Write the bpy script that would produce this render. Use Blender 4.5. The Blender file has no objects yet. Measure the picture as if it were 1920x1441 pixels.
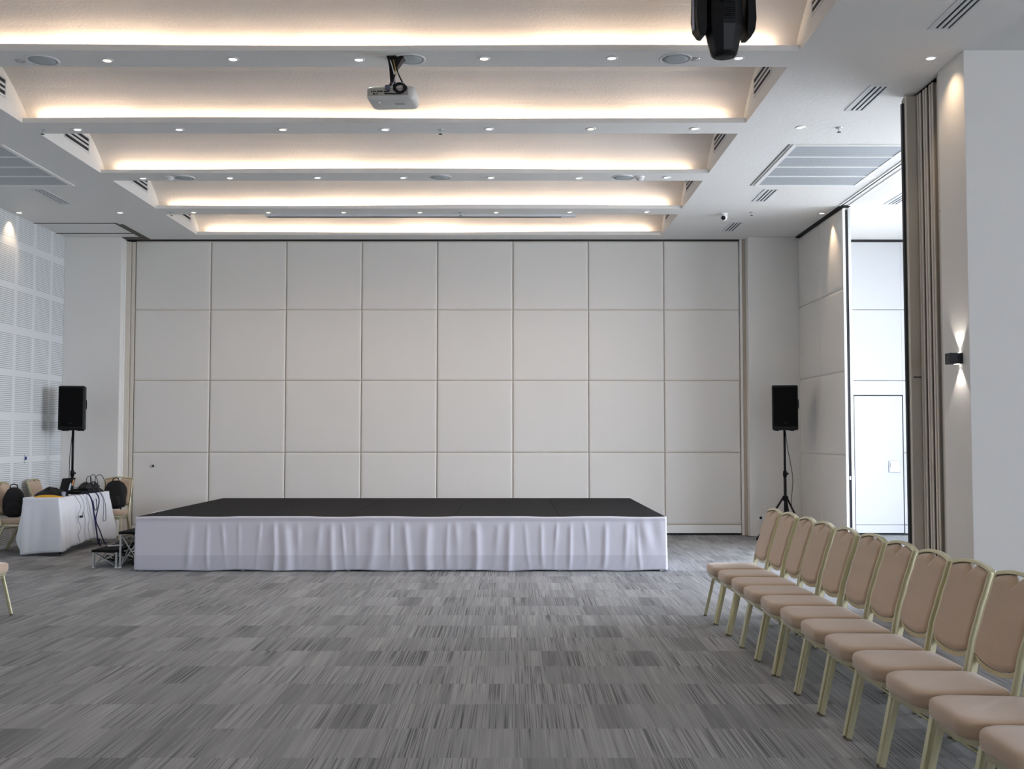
import bpy, bmesh, math, random
from mathutils import Vector, Matrix
random.seed(7)
PI = math.pi
scn = bpy.context.scene
COL = scn.collection

# ------------------------------------------------------------------ camera
H, F, PITCH = 1.55, 2015.0, math.atan(98 / 2015.0)
cd = bpy.data.cameras.new('camera'); cam = bpy.data.objects.new('camera', cd); COL.objects.link(cam)
cam.location = (0, 0, H); cam.rotation_euler = (PI / 2 + PITCH, 0, 0)
cd.sensor_width = 36; cd.lens = 36 * F / 1920; cd.clip_start = .05; cd.clip_end = 200
scn.camera = cam

# ------------------------------------------------------------------ materials
def lin(c):
    return tuple(((v / 255) / 12.92 if v / 255 <= .04045 else ((v / 255 + .055) / 1.055) ** 2.4) for v in c) + (1,)

def mat(name, rgb, rough=.6, metal=0.0, bump=None, var=None, sheen=0, emit=None, spec=.5):
    m = bpy.data.materials.new(name); m.use_nodes = True
    nt = m.node_tree; b = nt.nodes['Principled BSDF']
    b.inputs['Base Color'].default_value = lin(rgb); b.inputs['Roughness'].default_value = rough
    b.inputs['Metallic'].default_value = metal; b.inputs['Specular IOR Level'].default_value = spec
    if sheen:
        b.inputs['Sheen Weight'].default_value = sheen; b.inputs['Sheen Roughness'].default_value = .4
    if emit:
        b.inputs['Emission Color'].default_value = lin(emit[0]); b.inputs['Emission Strength'].default_value = emit[1]
    if bump or var:
        tc = nt.nodes.new('ShaderNodeTexCoord')
    if bump:
        n = nt.nodes.new('ShaderNodeTexNoise'); n.inputs['Scale'].default_value = bump[0]; n.inputs['Detail'].default_value = 4
        bp = nt.nodes.new('ShaderNodeBump'); bp.inputs['Strength'].default_value = bump[1]; bp.inputs['Distance'].default_value = bump[2]
        if len(bump) > 3:
            mp = nt.nodes.new('ShaderNodeMapping'); mp.inputs['Scale'].default_value = bump[3]
            nt.links.new(tc.outputs['Object'], mp.inputs['Vector']); nt.links.new(mp.outputs['Vector'], n.inputs['Vector'])
        else:
            nt.links.new(tc.outputs['Object'], n.inputs['Vector'])
        nt.links.new(n.outputs['Fac'], bp.inputs['Height']); nt.links.new(bp.outputs['Normal'], b.inputs['Normal'])
    if var:
        n = nt.nodes.new('ShaderNodeTexNoise'); n.inputs['Scale'].default_value = var[0]; n.inputs['Detail'].default_value = 3
        r = nt.nodes.new('ShaderNodeMix'); r.data_type = 'RGBA'
        a = lin(rgb); d = var[1]
        r.inputs['A'].default_value = tuple(v * (1 - d) for v in a[:3]) + (1,)
        r.inputs['B'].default_value = tuple(min(1, v * (1 + d)) for v in a[:3]) + (1,)
        nt.links.new(tc.outputs['Object'], n.inputs['Vector']); nt.links.new(n.outputs['Fac'], r.inputs['Factor'])
        nt.links.new(r.outputs['Result'], b.inputs['Base Color'])
    return m

M = {}
M['plaster'] = mat('plaster', (232, 230, 226), .85, var=(.8, .02), bump=(60, .25, .004))
M['ceiling'] = mat('ceiling_paper', (228, 228, 226), .85, bump=(26, .35, .012, (1, 1.6, 1)))
M['vault'] = mat('vault_paper', (230, 226, 222), .85, bump=(38, .6, .008, (1, 1.8, 1)))
M['pad'] = mat('padded_fabric', (226, 223, 218), .8, var=(1.3, .03), bump=(300, .15, .001), sheen=.1)
M['seam'] = mat('seam_fabric', (196, 184, 168), .85)
M['seam2'] = mat('white_seam', (226, 224, 220), .7)
M['tan'] = mat('tan_trim', (214, 207, 196), .8)
M['groove'] = mat('shadow_groove', (92, 88, 82), .8)
M['white'] = mat('white_paint', (236, 236, 234), .5)
M['whiteplastic'] = mat('white_plastic', (225, 226, 226), .4)
M['black'] = mat('black_plastic', (9, 9, 10), .55, spec=.3, bump=(200, .1, .001))
M['blackseal'] = mat('black_rubber', (16, 16, 22), .6)
M['blackmetal'] = mat('black_metal', (13, 14, 19), .45, .2, spec=.4)
M['grille'] = mat('black_grille', (5, 5, 6), .8, spec=.15)
M['deck'] = mat('black_stage_carpet', (26, 26, 28), .9, bump=(150, .4, .003), var=(3, .2), spec=.2)
M['nextwall'] = mat('next_room_paint', (192, 194, 197), .6)
M['mirror'] = mat('brushed_steel', (120, 124, 130), .3, .9)
M['alu'] = mat('aluminium', (206, 208, 208), .35, .7)
M['panelend'] = mat('panel_edge', (172, 165, 152), .6)
M['darkslot'] = mat('dark_slot', (40, 42, 46), .8)
M['slat'] = mat('white_slat', (215, 217, 220), .5)
M['mesh'] = mat('speaker_mesh', (176, 184, 186), .7)
M['led'] = mat('lamp_glow', (255, 255, 255), .5, emit=((255, 250, 242), 5))
M['ledw'] = mat('lamp_glow_warm', (255, 255, 255), .5, emit=((255, 228, 196), 5))
M['ledd'] = mat('lamp_glow_dim', (255, 255, 255), .5, emit=((236, 240, 255), 3.2))
M['chairfabric'] = mat('beige_upholstery', (188, 164, 140), .85, bump=(500, .25, .001), var=(14, .05), sheen=.7)
M['chairmetal'] = mat('champagne_metal', (208, 202, 168), .28, .65)
M['cap'] = mat('chair_foot_rubber', (110, 104, 84), .7)
M['cloth'] = mat('white_cloth', (226, 228, 234), .7, bump=(400, .15, .001), sheen=.1)
M['bag'] = mat('black_nylon', (9, 9, 10), .8, bump=(60, .5, .01))
M['yellow'] = mat('yellow_fabric', (214, 160, 40), .8)
M['cable'] = mat('black_cable', (15, 15, 22), .5)
M['bluecable'] = mat('dark_blue_cable', (24, 28, 78), .5)
M['greycable'] = mat('grey_cable', (130, 132, 150), .5)
M['projector'] = mat('projector_shell', (214, 214, 210), .4)
M['patch1'] = mat('orange_patch', (200, 140, 100), .5)
M['patch2'] = mat('pale_blue_patch', (190, 205, 215), .5)
M['glass'] = mat('cup_glass', (150, 156, 170), .1)
M['blue'] = mat('blue_plastic', (50, 70, 140), .5)
M['roof'] = mat('roof_slab', (200, 200, 200), .9)
M['ground'] = mat('outdoor_terrace', (190, 186, 178), .9)

# stage skirt: satin with a slightly greyer lower hem band
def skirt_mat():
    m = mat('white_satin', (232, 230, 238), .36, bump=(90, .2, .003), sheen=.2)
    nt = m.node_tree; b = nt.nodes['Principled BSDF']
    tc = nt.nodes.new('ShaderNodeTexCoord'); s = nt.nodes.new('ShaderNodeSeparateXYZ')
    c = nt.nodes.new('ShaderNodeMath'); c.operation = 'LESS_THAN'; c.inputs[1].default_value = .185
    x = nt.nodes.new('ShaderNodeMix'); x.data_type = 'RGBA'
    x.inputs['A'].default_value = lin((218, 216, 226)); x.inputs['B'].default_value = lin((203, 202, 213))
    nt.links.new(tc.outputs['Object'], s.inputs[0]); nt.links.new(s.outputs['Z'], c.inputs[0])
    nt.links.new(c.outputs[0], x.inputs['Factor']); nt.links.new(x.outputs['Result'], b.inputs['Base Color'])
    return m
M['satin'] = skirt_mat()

class NT:
    def __init__(s, m): s.m = m; s.nt = m.node_tree
    def n(s, t): return s.nt.nodes.new(t)
    def l(s, a, b): s.nt.links.new(a, b)
    def put(s, sock, v):
        if isinstance(v, (int, float)): sock.default_value = v
        else: s.l(v, sock)
    def math(s, op, a, b=None):
        x = s.n('ShaderNodeMath'); x.operation = op; s.put(x.inputs[0], a)
        if b is not None: s.put(x.inputs[1], b)
        return x.outputs[0]
    def vec(s, x, y, z=0):
        c = s.n('ShaderNodeCombineXYZ'); s.put(c.inputs[0], x); s.put(c.inputs[1], y); s.put(c.inputs[2], z); return c.outputs[0]
    def noise(s, v, sc=1, det=2):
        x = s.n('ShaderNodeTexNoise'); s.l(v, x.inputs['Vector']); x.inputs['Scale'].default_value = sc; x.inputs['Detail'].default_value = det
        return x.outputs['Fac']
    def white(s, v):
        x = s.n('ShaderNodeTexWhiteNoise'); x.noise_dimensions = '3D'; s.l(v, x.inputs['Vector']); return x.outputs['Value']

def carpet_mat():
    m = mat('striped_carpet', (110, 110, 110), .95, spec=.15); t = NT(m); b = t.nt.nodes['Principled BSDF']
    tc = t.n('ShaderNodeTexCoord'); sp = t.n('ShaderNodeSeparateXYZ'); t.l(tc.outputs['Object'], sp.inputs[0])
    X, Y = sp.outputs['X'], sp.outputs['Y']
    row = t.math('FLOOR', t.math('DIVIDE', t.math('ADD', Y, -5.28 + 52), .52))
    rr = t.white(t.vec(row, 3.3, 1.7))
    tile = t.math('FLOOR', t.math('DIVIDE', t.math('ADD', X, 100), .52))
    c1 = t.math('FLOOR', t.math('DIVIDE', t.math('ADD', t.math('ADD', X, 50), t.math('MULTIPLY', rr, .26)), .205))
    c2 = t.math('FLOOR', t.math('DIVIDE', t.math('ADD', t.math('ADD', X, 50), t.math('MULTIPLY', rr, .13)), .093))
    w1 = t.white(t.vec(c1, row, 1)); w2 = t.white(t.vec(c2, row, 7)); w3 = t.white(t.vec(c1, row, 12))
    ro = t.math('MULTIPLY', row, 17.37)
    to = t.math('MULTIPLY', tile, 5.11)
    s1 = t.noise(t.vec(t.math('ADD', t.math('MULTIPLY', X, 95), ro), t.math('ADD', t.math('MULTIPLY', Y, .8), to)), 1, 2)
    s2 = t.noise(t.vec(t.math('ADD', t.math('MULTIPLY', X, 22), ro), t.math('MULTIPLY', Y, .7)), 1, 2)
    pile = t.noise(tc.outputs['Object'], 260, 2)
    blot = t.noise(tc.outputs['Object'], .55, 3)
    cl = lambda x: t.math('MINIMUM', t.math('MAXIMUM', x, 0), 1)
    fine = t.noise(t.vec(t.math('ADD', t.math('MULTIPLY', X, 135), ro), t.math('ADD', t.math('MULTIPLY', Y, 1.1), to)), 1, 0)
    thr = t.math('ADD', .30, t.math('MULTIPLY', w3, .22))
    dark = cl(t.math('MULTIPLY', t.math('SUBTRACT', thr, fine), 7))
    lite = cl(t.math('MULTIPLY', t.math('SUBTRACT', fine, t.math('ADD', .56, t.math('MULTIPLY', w2, .16))), 6))
    v = t.math('ADD', .55, t.math('MULTIPLY', t.math('ADD', w1, -.5), .15))
    v = t.math('ADD', v, t.math('MULTIPLY', t.math('LESS_THAN', w3, .11), -.15))
    v = t.math('ADD', v, t.math('MULTIPLY', t.math('ADD', w2, -.5), .12))
    v = t.math('ADD', v, t.math('MULTIPLY', dark, -.34))
    v = t.math('ADD', v, t.math('MULTIPLY', lite, .17))
    v = t.math('ADD', v, t.math('MULTIPLY', t.math('ADD', s2, -.5), .45))
    v = t.math('ADD', v, t.math('MULTIPLY', t.math('ADD', s1, -.5), .35))
    v = t.math('ADD', v, t.math('MULTIPLY', t.math('ADD', pile, -.5), .25))
    v = t.math('ADD', v, t.math('MULTIPLY', t.math('ADD', blot, -.5), .12))
    r = t.n('ShaderNodeValToRGB'); t.l(v, r.inputs[0])
    r.color_ramp.elements[0].position = 0; r.color_ramp.elements[0].color = lin((84, 84, 86))
    r.color_ramp.elements[1].position = 1; r.color_ramp.elements[1].color = lin((186, 186, 187))
    e = r.color_ramp.elements.new(.5); e.color = lin((139, 140, 142))
    t.l(r.outputs[0], b.inputs['Base Color'])
    bp = t.n('ShaderNodeBump'); bp.inputs['Strength'].default_value = .35; bp.inputs['Distance'].default_value = .004
    t.l(t.math('ADD', pile, s1), bp.inputs['Height']); t.l(bp.outputs['Normal'], b.inputs['Normal'])
    return m
M['carpet'] = carpet_mat()

def acoustic_mat():
    m = mat('slotted_acoustic_board', (226, 230, 232), .7); t = NT(m); b = t.nt.nodes['Principled BSDF']
    tc = t.n('ShaderNodeTexCoord'); sp = t.n('ShaderNodeSeparateXYZ'); t.l(tc.outputs['Object'], sp.inputs[0])
    Y, Z = sp.outputs['Y'], sp.outputs['Z']
    fy = t.math('FRACT', t.math('DIVIDE', t.math('ADD', Y, -15.25 + 58.5), .585))
    fz = t.math('FRACT', t.math('DIVIDE', t.math('ADD', Z, -3.72 + 6.12), .612))
    my = t.math('LESS_THAN', fy, .85); mz = t.math('LESS_THAN', fz, .85)
    sl = t.math('LESS_THAN', t.math('FRACT', t.math('DIVIDE', Z, .0272)), .30)
    k = t.math('MULTIPLY', t.math('MULTIPLY', my, mz), sl)
    x = t.n('ShaderNodeMix'); x.data_type = 'RGBA'; t.l(k, x.inputs['Factor'])
    x.inputs['A'].default_value = lin((228, 232, 234)); x.inputs['B'].default_value = lin((166, 170, 174))
    t.l(x.outputs['Result'], b.inputs['Base Color'])
    return m
M['acoustic'] = acoustic_mat()

def perf_mat():
    m = mat('perforated_grille', (180, 186, 192), .5); t = NT(m); b = t.nt.nodes['Principled BSDF']
    tc = t.n('ShaderNodeTexCoord'); sp = t.n('ShaderNodeSeparateXYZ'); t.l(tc.outputs['Object'], sp.inputs[0])
    X, Y = sp.outputs['X'], sp.outputs['Y']
    fx = t.math('ADD', t.math('FRACT', t.math('DIVIDE', t.math('ADD', X, 50), .022)), -.5)
    fy = t.math('ADD', t.math('FRACT', t.math('DIVIDE', Y, .03)), -.5)
    d = t.math('ADD', t.math('MULTIPLY', fx, fx), t.math('MULTIPLY', fy, fy))
    k = t.math('LESS_THAN', d, .11)
    x = t.n('ShaderNodeMix'); x.data_type = 'RGBA'; t.l(k, x.inputs['Factor'])
    x.inputs['A'].default_value = lin((196, 202, 207)); x.inputs['B'].default_value = lin((104, 114, 124))
    t.l(x.outputs['Result'], b.inputs['Base Color'])
    return m
M['perf'] = perf_mat()

# ------------------------------------------------------------------ mesh helpers
class MB:
    def __init__(s): s.v = []; s.f = []; s.sm = []
    def add(s, vs, fs, smooth=False):
        o = len(s.v); s.v += [tuple(v) for v in vs]
        s.f += [tuple(i + o for i in f) for f in fs]; s.sm += [smooth] * len(fs)
        return s
    def box(s, a, b):
        x0, y0, z0 = a; x1, y1, z1 = b
        return s.add([(x0, y0, z0), (x1, y0, z0), (x1, y1, z0), (x0, y1, z0), (x0, y0, z1), (x1, y0, z1), (x1, y1, z1), (x0, y1, z1)],
                     [(0, 3, 2, 1), (4, 5, 6, 7), (0, 1, 5, 4), (1, 2, 6, 5), (2, 3, 7, 6), (3, 0, 4, 7)])
    def quad(s, a, b, c, d): return s.add([a, b, c, d], [(0, 1, 2, 3)])
    def loft(s, rings, cap=True, smooth=True):
        n = len(rings[0]); vs = [p for r in rings for p in r]; fs = []
        for i in range(len(rings) - 1):
            for j in range(n):
                k = (j + 1) % n
                fs.append((i * n + j, i * n + k, (i + 1) * n + k, (i + 1) * n + j))
        if cap:
            fs.append(tuple(range(n))[::-1]); fs.append(tuple((len(rings) - 1) * n + j for j in range(n)))
        return s.add(vs, fs, smooth)
    def tube(s, path, r, n=8, sec=None, up=(0, 0, 1)):
        P = [Vector(p) for p in path]; rings = []
        for i, p in enumerate(P):
            t = (P[min(i + 1, len(P) - 1)] - P[max(i - 1, 0)]).normalized()
            u = Vector(up)
            if abs(t.dot(u)) > .98: u = Vector((1, 0, 0)) if abs(t.x) < .9 else Vector((0, 1, 0))
            a = t.cross(u).normalized(); b = a.cross(t).normalized()
            rr = r[i] if isinstance(r, (list, tuple)) else r
            if sec: rings.append([p + a * q[0] + b * q[1] for q in sec])
            else: rings.append([p + a * (rr * math.cos(2 * PI * k / n)) + b * (rr * math.sin(2 * PI * k / n)) for k in range(n)])
        return s.loft(rings, True, sec is None)
    def lathe(s, prof, c=(0, 0, 0), n=24, axis='z', cap=True, smooth=True):
        rings = []
        for r, h in prof:
            ring = []
            for k in range(n):
                a = 2 * PI * k / n; x, y = r * math.cos(a), r * math.sin(a)
                if axis == 'z': q = (c[0] + x, c[1] + y, c[2] + h)
                elif axis == 'y': q = (c[0] + x, c[1] + h, c[2] + y)
                else: q = (c[0] + h, c[1] + x, c[2] + y)
                ring.append(q)
            rings.append(ring)
        return s.loft(rings, cap, smooth)
    def grid(s, fn, nu, nv, smooth=True):
        vs = [fn(i / nu, j / nv) for j in range(nv + 1) for i in range(nu + 1)]
        fs = [(j * (nu + 1) + i, j * (nu + 1) + i + 1, (j + 1) * (nu + 1) + i + 1, (j + 1) * (nu + 1) + i) for j in range(nv) for i in range(nu)]
        return s.add(vs, fs, smooth)
    def build(s, name, material, parent=None, bevel=0, seg=2, solid=0, recalc=True):
        me = bpy.data.meshes.new(name); me.from_pydata(s.v, [], s.f)
        me.polygons.foreach_set('use_smooth', s.sm); me.update()
        if recalc:
            bm = bmesh.new(); bm.from_mesh(me); bmesh.ops.recalc_face_normals(bm, faces=bm.faces); bm.to_mesh(me); bm.free()
        o = bpy.data.objects.new(name, me); COL.objects.link(o); me.materials.append(material)
        if parent: o.parent = parent
        if solid:
            d = o.modifiers.new('solid', 'SOLIDIFY'); d.thickness = solid; d.offset = 0
        if bevel:
            d = o.modifiers.new('bevel', 'BEVEL'); d.width = bevel; d.segments = seg; d.limit_method = 'ANGLE'; d.angle_limit = math.radians(50)
        return o

def box(a, b): return MB().box(a, b)

def struct(o): o['kind'] = 'structure'; return o

def tag(o, label, cat, group=None, kind=None):
    o['label'] = label; o['category'] = cat
    if group: o['group'] = group
    if kind: o['kind'] = kind
    return o

def thing(name, label, cat, loc=(0, 0, 0), rz=0, group=None):
    o = bpy.data.objects.new(name, None); COL.objects.link(o); o.empty_display_size = .1
    o.location = loc; o.rotation_euler = (0, 0, rz); return tag(o, label, cat, group)

def dup(o, parent=None):
    c = o.copy(); COL.objects.link(c); c.parent = parent
    for ch in list(o.children): dup(ch, c)
    return c

# pixel of the photograph -> point on a horizontal plane (measuring aid)
def at_z(px, py, Z):
    u = (px - 960) / F; v = (720.5 - py) / F
    d = Vector((u, math.cos(PITCH) - v * math.sin(PITCH), math.sin(PITCH) + v * math.cos(PITCH)))
    return d * ((Z - H) / d.z) + Vector((0, 0, H))

# ------------------------------------------------------------------ room shell
CZ = 4.70; XL = -7.06; XT = 4.50; XR = 7.6; YB = 17.04; YF = -5.0; PY = 16.84
CX0, CX1 = -4.92, 2.352

struct(MB().box((XL - .2, YF - .2, -.15), (XR + .2, YB + .4, 0)).build('floor', M['carpet']))
struct(box((XL - .2, YF, 0), (XL, YB + .2, 5.6)).build('wall_left', M['acoustic']))
struct(box((XL - .2, YB + .18, 0), (XR + .2, YB + .38, 5.6)).build('wall_back', M['plaster']))

beams = [16.66, 14.73, 12.72, 10.66, 8.64, 6.60, 4.57, 2.54, .51, -1.52]
BW = .385
c = MB()
# soffits left and right of the coffers, the soffits either end, the ceiling of the next room
c.box((XL, YF, CZ), (CX0, YB + .2, CZ + .02))
c.box((CX1, YF, CZ), (XT - .03, YB + .2, CZ + .02))
c.box((XT + .11, YF, CZ), (XR + .2, YB + .2, CZ + .02))
c.box((CX0, YF, CZ), (CX1, -3.2, CZ + .02))
c.box((CX0, 16.68, CZ), (CX1, YB + .2, CZ + .02))
# coffer side walls
c.box((CX0 - .02, -3.2, CZ + .02), (CX0, 17, 5.45)); c.box((CX1, -3.2, CZ + .02), (CX1 + .02, 17, 5.45))
struct(c.build('ceiling', M['ceiling']))
struct(box((XL - .2, YF - .2, 5.6), (XR + .2, YB + .4, 5.7)).build('ceiling_slab', M['roof']))['kind'] = 'structure'

def vault(k):
    yf = beams[k]; yn = (beams[k + 1] + BW) if k + 1 < len(beams) else -3.2
    pr = [(yf + .125, CZ + .015), (yf + .12, 4.765), (yf + .07, 4.82), (yf - .04, 4.90), (yf - .2, 4.995), (yf - .4, 5.09), (yf - .64, 5.17), (yf - .95, 5.235), (yf - 1.3, 5.27), (yn, 5.28), (yn, CZ + .02)]
    m = MB()
    for i in range(len(pr) - 1):
        (a, b), (d, e) = pr[i], pr[i + 1]
        m.add([(CX0, a, b), (CX1, a, b), (CX1, d, e), (CX0, d, e)], [(0, 1, 2, 3)], i < len(pr) - 2)
    return struct(m.build('trim_%d' % (k + 20), M['vault'], recalc=False))
for k in range(len(beams)): vault(k)

def lip_drop(x, k):   # the plaster lips are hand finished and bow by a centimetre
    return .006 * math.sin(x * 1.1 + k * 1.7) + .005 * math.sin(x * .53 + k)

for k, yf in enumerate(beams):
    m = MB()
    if k:
        m.box((CX0, yf, CZ), (CX1, yf + BW, CZ + .014))
    rg = []
    for q in range(49):
        x = CX0 + (CX1 - CX0) * q / 48; zl = CZ + .048 + lip_drop(x, k)
        rg.append([(x, yf - .001, CZ + .0005), (x, yf - .001, zl), (x, yf + .018, zl), (x, yf + .018, CZ + .0005)])
    m.loft(rg, True, False)
    struct(m.build('trim_%d' % (k + 1), M['ceiling']))

# LED strips lying in the coves (real light of the room)
def area(name, loc, sx, sy, power, color, rot=(0, 0, 0), spread=PI):
    l = bpy.data.lights.new(name, 'AREA'); l.shape = 'RECTANGLE'; l.size = sx; l.size_y = sy
    l.energy = power; l.color = color; l.spread = spread
    o = bpy.data.objects.new(name, l); COL.objects.link(o); o.location = loc; o.rotation_euler = rot
    return o
WARM = (1.0, .745, .53)
DLP = 13
LEDP = 1.5
rnd = random.Random(11)
for k, yf in enumerate(beams):
    near = k <= 5
    n = 7 if near else 1
    x0, x1 = CX0 + .14, CX1 - .2
    L = (x1 - x0) / n
    for i in range(n):
        p = LEDP * L * (1 + (rnd.uniform(-.35, .5) if near else 0)) * (1.25 if k == 0 else 1)
        area('cove_light', (x0 + L * (i + .5), yf + .075 + (rnd.uniform(-.014, .016) if near else 0), CZ + .022), L * (.98), .02, p, WARM, (PI + rnd.uniform(-.12, .1), 0, 0))

# ------------------------------------------------------------------ back partition of padded leaves
rows = [4.672, 3.57, 2.44, 1.30, .167]
NP = 8; PX0, PX1 = -6.01, 3.625; PW = (PX1 - PX0) / NP

def pad_mesh(w, h, d=.02, n=10):
    """cushioned pad facing -Y, centred on x, base at z=0, bulging d"""
    m = MB()
    def f(u, v):
        x = (u - .5) * w; z = v * h
        e = min(1, min(u, 1 - u) * w / .022); g = min(1, min(v, 1 - v) * h / .022)
        q = math.sqrt(max(0, 1 - (1 - e) ** 2)) * math.sqrt(max(0, 1 - (1 - g) ** 2))
        return (x, -d * q - .004 * math.sin(PI * u) * math.sin(PI * v), z)
    # non-uniform grid
    us = [0, .002, .005, .010, .018, .04, .2, .4, .6, .8, .96, .982, .99, .995, .998, 1]
    vs = [f(a, b) for b in us for a in us]; N = len(us)
    m.add(vs, [(j * N + i, j * N + i + 1, (j + 1) * N + i + 1, (j + 1) * N + i) for j in range(N - 1) for i in range(N - 1)], True)
    return m
ordn = ['first', 'second', 'third', 'fourth', 'fifth', 'sixth', 'seventh', 'eighth', 'ninth', 'tenth', 'eleventh', 'twelfth']

pad_proto = None
def leaf(name, label, group, loc, rz, w, seam=M['seam'], padmat=M['pad'], endcap=False):
    t = thing(name, label, 'partition panel', loc, rz, group)
    box((-w / 2 + .002, 0, .03), (w / 2 - .002, .09, 4.676)).build('frame', seam, t)
    for i in range(4):
        z1, z0 = rows[i], rows[i + 1]
        p = pad_mesh(w - .010, z1 - z0 - .009).build('pad', padmat, t, recalc=False)
        p.location = (0, 0, z0 + .0045)
    box((-w / 2 + .004, -.024, .035), (w / 2 - .004, 0, .158)).build('kick_strip', M['white'], t, bevel=.003)
    box((-w / 2 + .01, .02, .002), (w / 2 - .01, .07, .03)).build('floor_seal', M['blackseal'], t)
    return t
for i in range(NP):
    lb = 'white padded partition panel behind the stage, %s of eight from the left' % ordn[i]
    t = leaf('partition_panel', lb, 'padded partition panels behind the stage', (PX0 + PW * (i + .5), YB + .03, 0), 0, PW)
    if i == 0:
        m = MB(); m.lathe([(.026, 0), (.026, -.006), (.018, -.008), (.018, 0)], (.0, 0, 0), 20, 'y')
        o = m.build('lock_ring', M['whiteplastic'], t); o.location = (-6.01 + .337 + 0 - t.location.x, -.034, 1.09)
        o2 = MB().lathe([(.013, 0), (.013, -.006)], (0, 0, 0), 14, 'y').build('keyhole', M['black'], o); o2.location = (0, -.004, 0)
        o2.scale = (.8, 1, 1.6)

# piers either side and the reveals
struct(box((XL, PY, 0), (-6.16, YB + .2, CZ)).build('wall_pier_left', M['plaster'], bevel=.008))
struct(box((3.72, PY, 0), (XT + .1, YB + .2, CZ)).build('wall_pier_right', M['plaster'], bevel=.008))
struct(MB().box((-6.16, YB - .03, 0), (-6.075, YB + .2, CZ - .04)).build('trim_31', M['tan'], bevel=.004))
struct(MB().box((-6.069, YB + .0, 0), (-6.015, YB + .2, CZ - .04)).build('trim_32', M['tan'], bevel=.004))
struct(MB().box((-6.16, YB - .08, 0), (-6.145, YB + .1, CZ - .04)).build('trim_33', M['white']))
struct(MB().box((3.63, YB - .02, 0), (3.665, YB + .2, CZ)).build('trim_34', M['plaster'], bevel=.003))
struct(MB().box((3.67, YB - .0, 0), (3.72, YB + .2, CZ)).build('trim_35', M['seam'], bevel=.004))
# head track and dark gap above the leaves
struct(MB().box((-6.16, YB + .01, 4.68), (3.63, YB + .16, 4.70)).build('trim_36', M['blackseal']))
# parking pocket outline in the ceiling at the left back corner
g = MB()
a, b, z = -5.87, 15.72, CZ - .002
g.box((XL, b, z - .006), (a, b + .03, z)); g.box((a, b, z - .006), (a + .035, PY + .0, z)); g.box((XL, 16.5, z - .006), (a, 16.53, z))
g.box((a + .05, b + .1, z - .006), (a + .1, PY + .2, z)); g.box((-6.16, PY, z - .008), (a + .05, PY + .2, z))
struct(g.build('trim_37', M['groove']))

# ------------------------------------------------------------------ right-hand partition: two closed leaves, head track, stacked leaves
wy = (PY - 14.56) / 2
for i in range(2):
    yc = 14.56 + wy * (i + .5)
    lb = ['white padded partition panel next to the bright opening, lit by a warm downlight', 'white padded partition panel in the right back corner behind the speaker'][i]
    t = leaf('partition_panel', lb, 'padded partition panels at the right back corner', (XT + .03, yc, 0), PI / 2 * -1, wy, M['seam2'])
    if i == 0:
        # local +x of the leaf points to -Y of the room: its free end
        m = MB().box((wy / 2 - .002, -.024, .02), (wy / 2 + .03, .012, 4.66)); m.build('end_profile', M['white'], t, bevel=.003)
        MB().box((wy / 2 - .002, .012, .02), (wy / 2 + .015, .05, 4.64)).build('end_seal', M['blackseal'], t)
        MB().box((wy / 2 - .002, .05, .02), (wy / 2 + .025, .09, 4.66)).build('end_profile', M['alu'], t, bevel=.003)
        MB().box((wy / 2 + .01, .02, .97), (wy / 2 + .03, .04, 1.02)).build('latch', M['alu'], t)
trk = MB()
trk.box((XT - .03, YF, CZ + .005), (XT + .11, PY, CZ + .05))
struct(trk.build('trim_38', M['darkslot']))
trk = MB()
trk.box((XT - .05, YF, CZ - .012), (XT - .03, 14.5, CZ + .02)); trk.box((XT + .075, YF, CZ - .012), (XT + .11, 14.5, CZ + .02))
trk.box((XT + .015, YF, CZ - .001), (XT + .08, 14.5, CZ + .03)); trk.box((XT - .031, YF, CZ + .001), (XT - .008, 14.5, CZ + .03))
struct(trk.build('trim_39', M['white']))
struct(MB().box((XT - .02, 14.5, CZ - .018), (XT + .11, PY, CZ + .02)).build('trim_40', M['blackseal']))

stack = [(3.62, 9.725), (3.715, 9.625), (3.715, 9.485), (3.715, 9.345)]
ws = ['deepest in the folded stack, sticking out furthest towards the room', 'second from the back of the folded stack', 'third from the back of the folded stack', 'fourth from the back of the folded stack']
for i, (x, y) in enumerate(stack):
    t = thing('folded_partition_panel', 'beige folded partition panel, ' + ws[i], 'partition panel', (x, y, 0), 0, 'partition panels folded beside the right pier')
    MB().box((.004, .004, .04), (1.2, .094, 4.675)).build('leaf', M['panelend'], t, bevel=.004)
    MB().box((-.006, .002, .04), (.004, .036, 4.675)).build('edge_profile', M['tan'], t, bevel=.003)
    MB().box((-.006, .056, .04), (.004, .092, 4.675)).build('edge_profile', M['tan'], t, bevel=.003)
    MB().box((.006, .094, .04), (1.19, .138, 4.67)).build('rubber_seal', M['blackseal'], t)
    MB().box((.02, .02, .0), (1.18, .08, .04)).build('floor_seal', M['blackseal'], t)
    if i == 0:
        MB().box((-.024, .05, .04), (-.006, .09, 4.62)).build('edge_profile', M['blackseal'], t)
        MB().box((.02, -.004, 2.085), (.09, .004, 2.095)).build('latch', M['blackmetal'], t)
t = thing('folded_partition_panel', 'narrow grey closing panel at the front of the folded stack', 'partition panel', (3.73, 9.245, 0), 0, 'partition panels folded beside the right pier')
MB().box((0, 0, .04), (1.2, .08, 4.65)).build('leaf', mat('grey_edge', (150, 150, 146), .6), t, bevel=.004)
MB().box((.02, .02, .0), (1.18, .06, .04)).build('floor_seal', M['blackseal'], t)
struct(MB().box((3.70, 9.155, 0), (3.8, 9.228, 3.50)).box((3.70, 9.155, 3.508), (3.8, 9.228, CZ - .02)).build('trim_41', M['tan'], bevel=.003))
struct(MB().box((3.72, 9.16, CZ - .006), (4.95, 9.87, CZ + .001)).build('trim_42', M['blackseal']))
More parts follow.
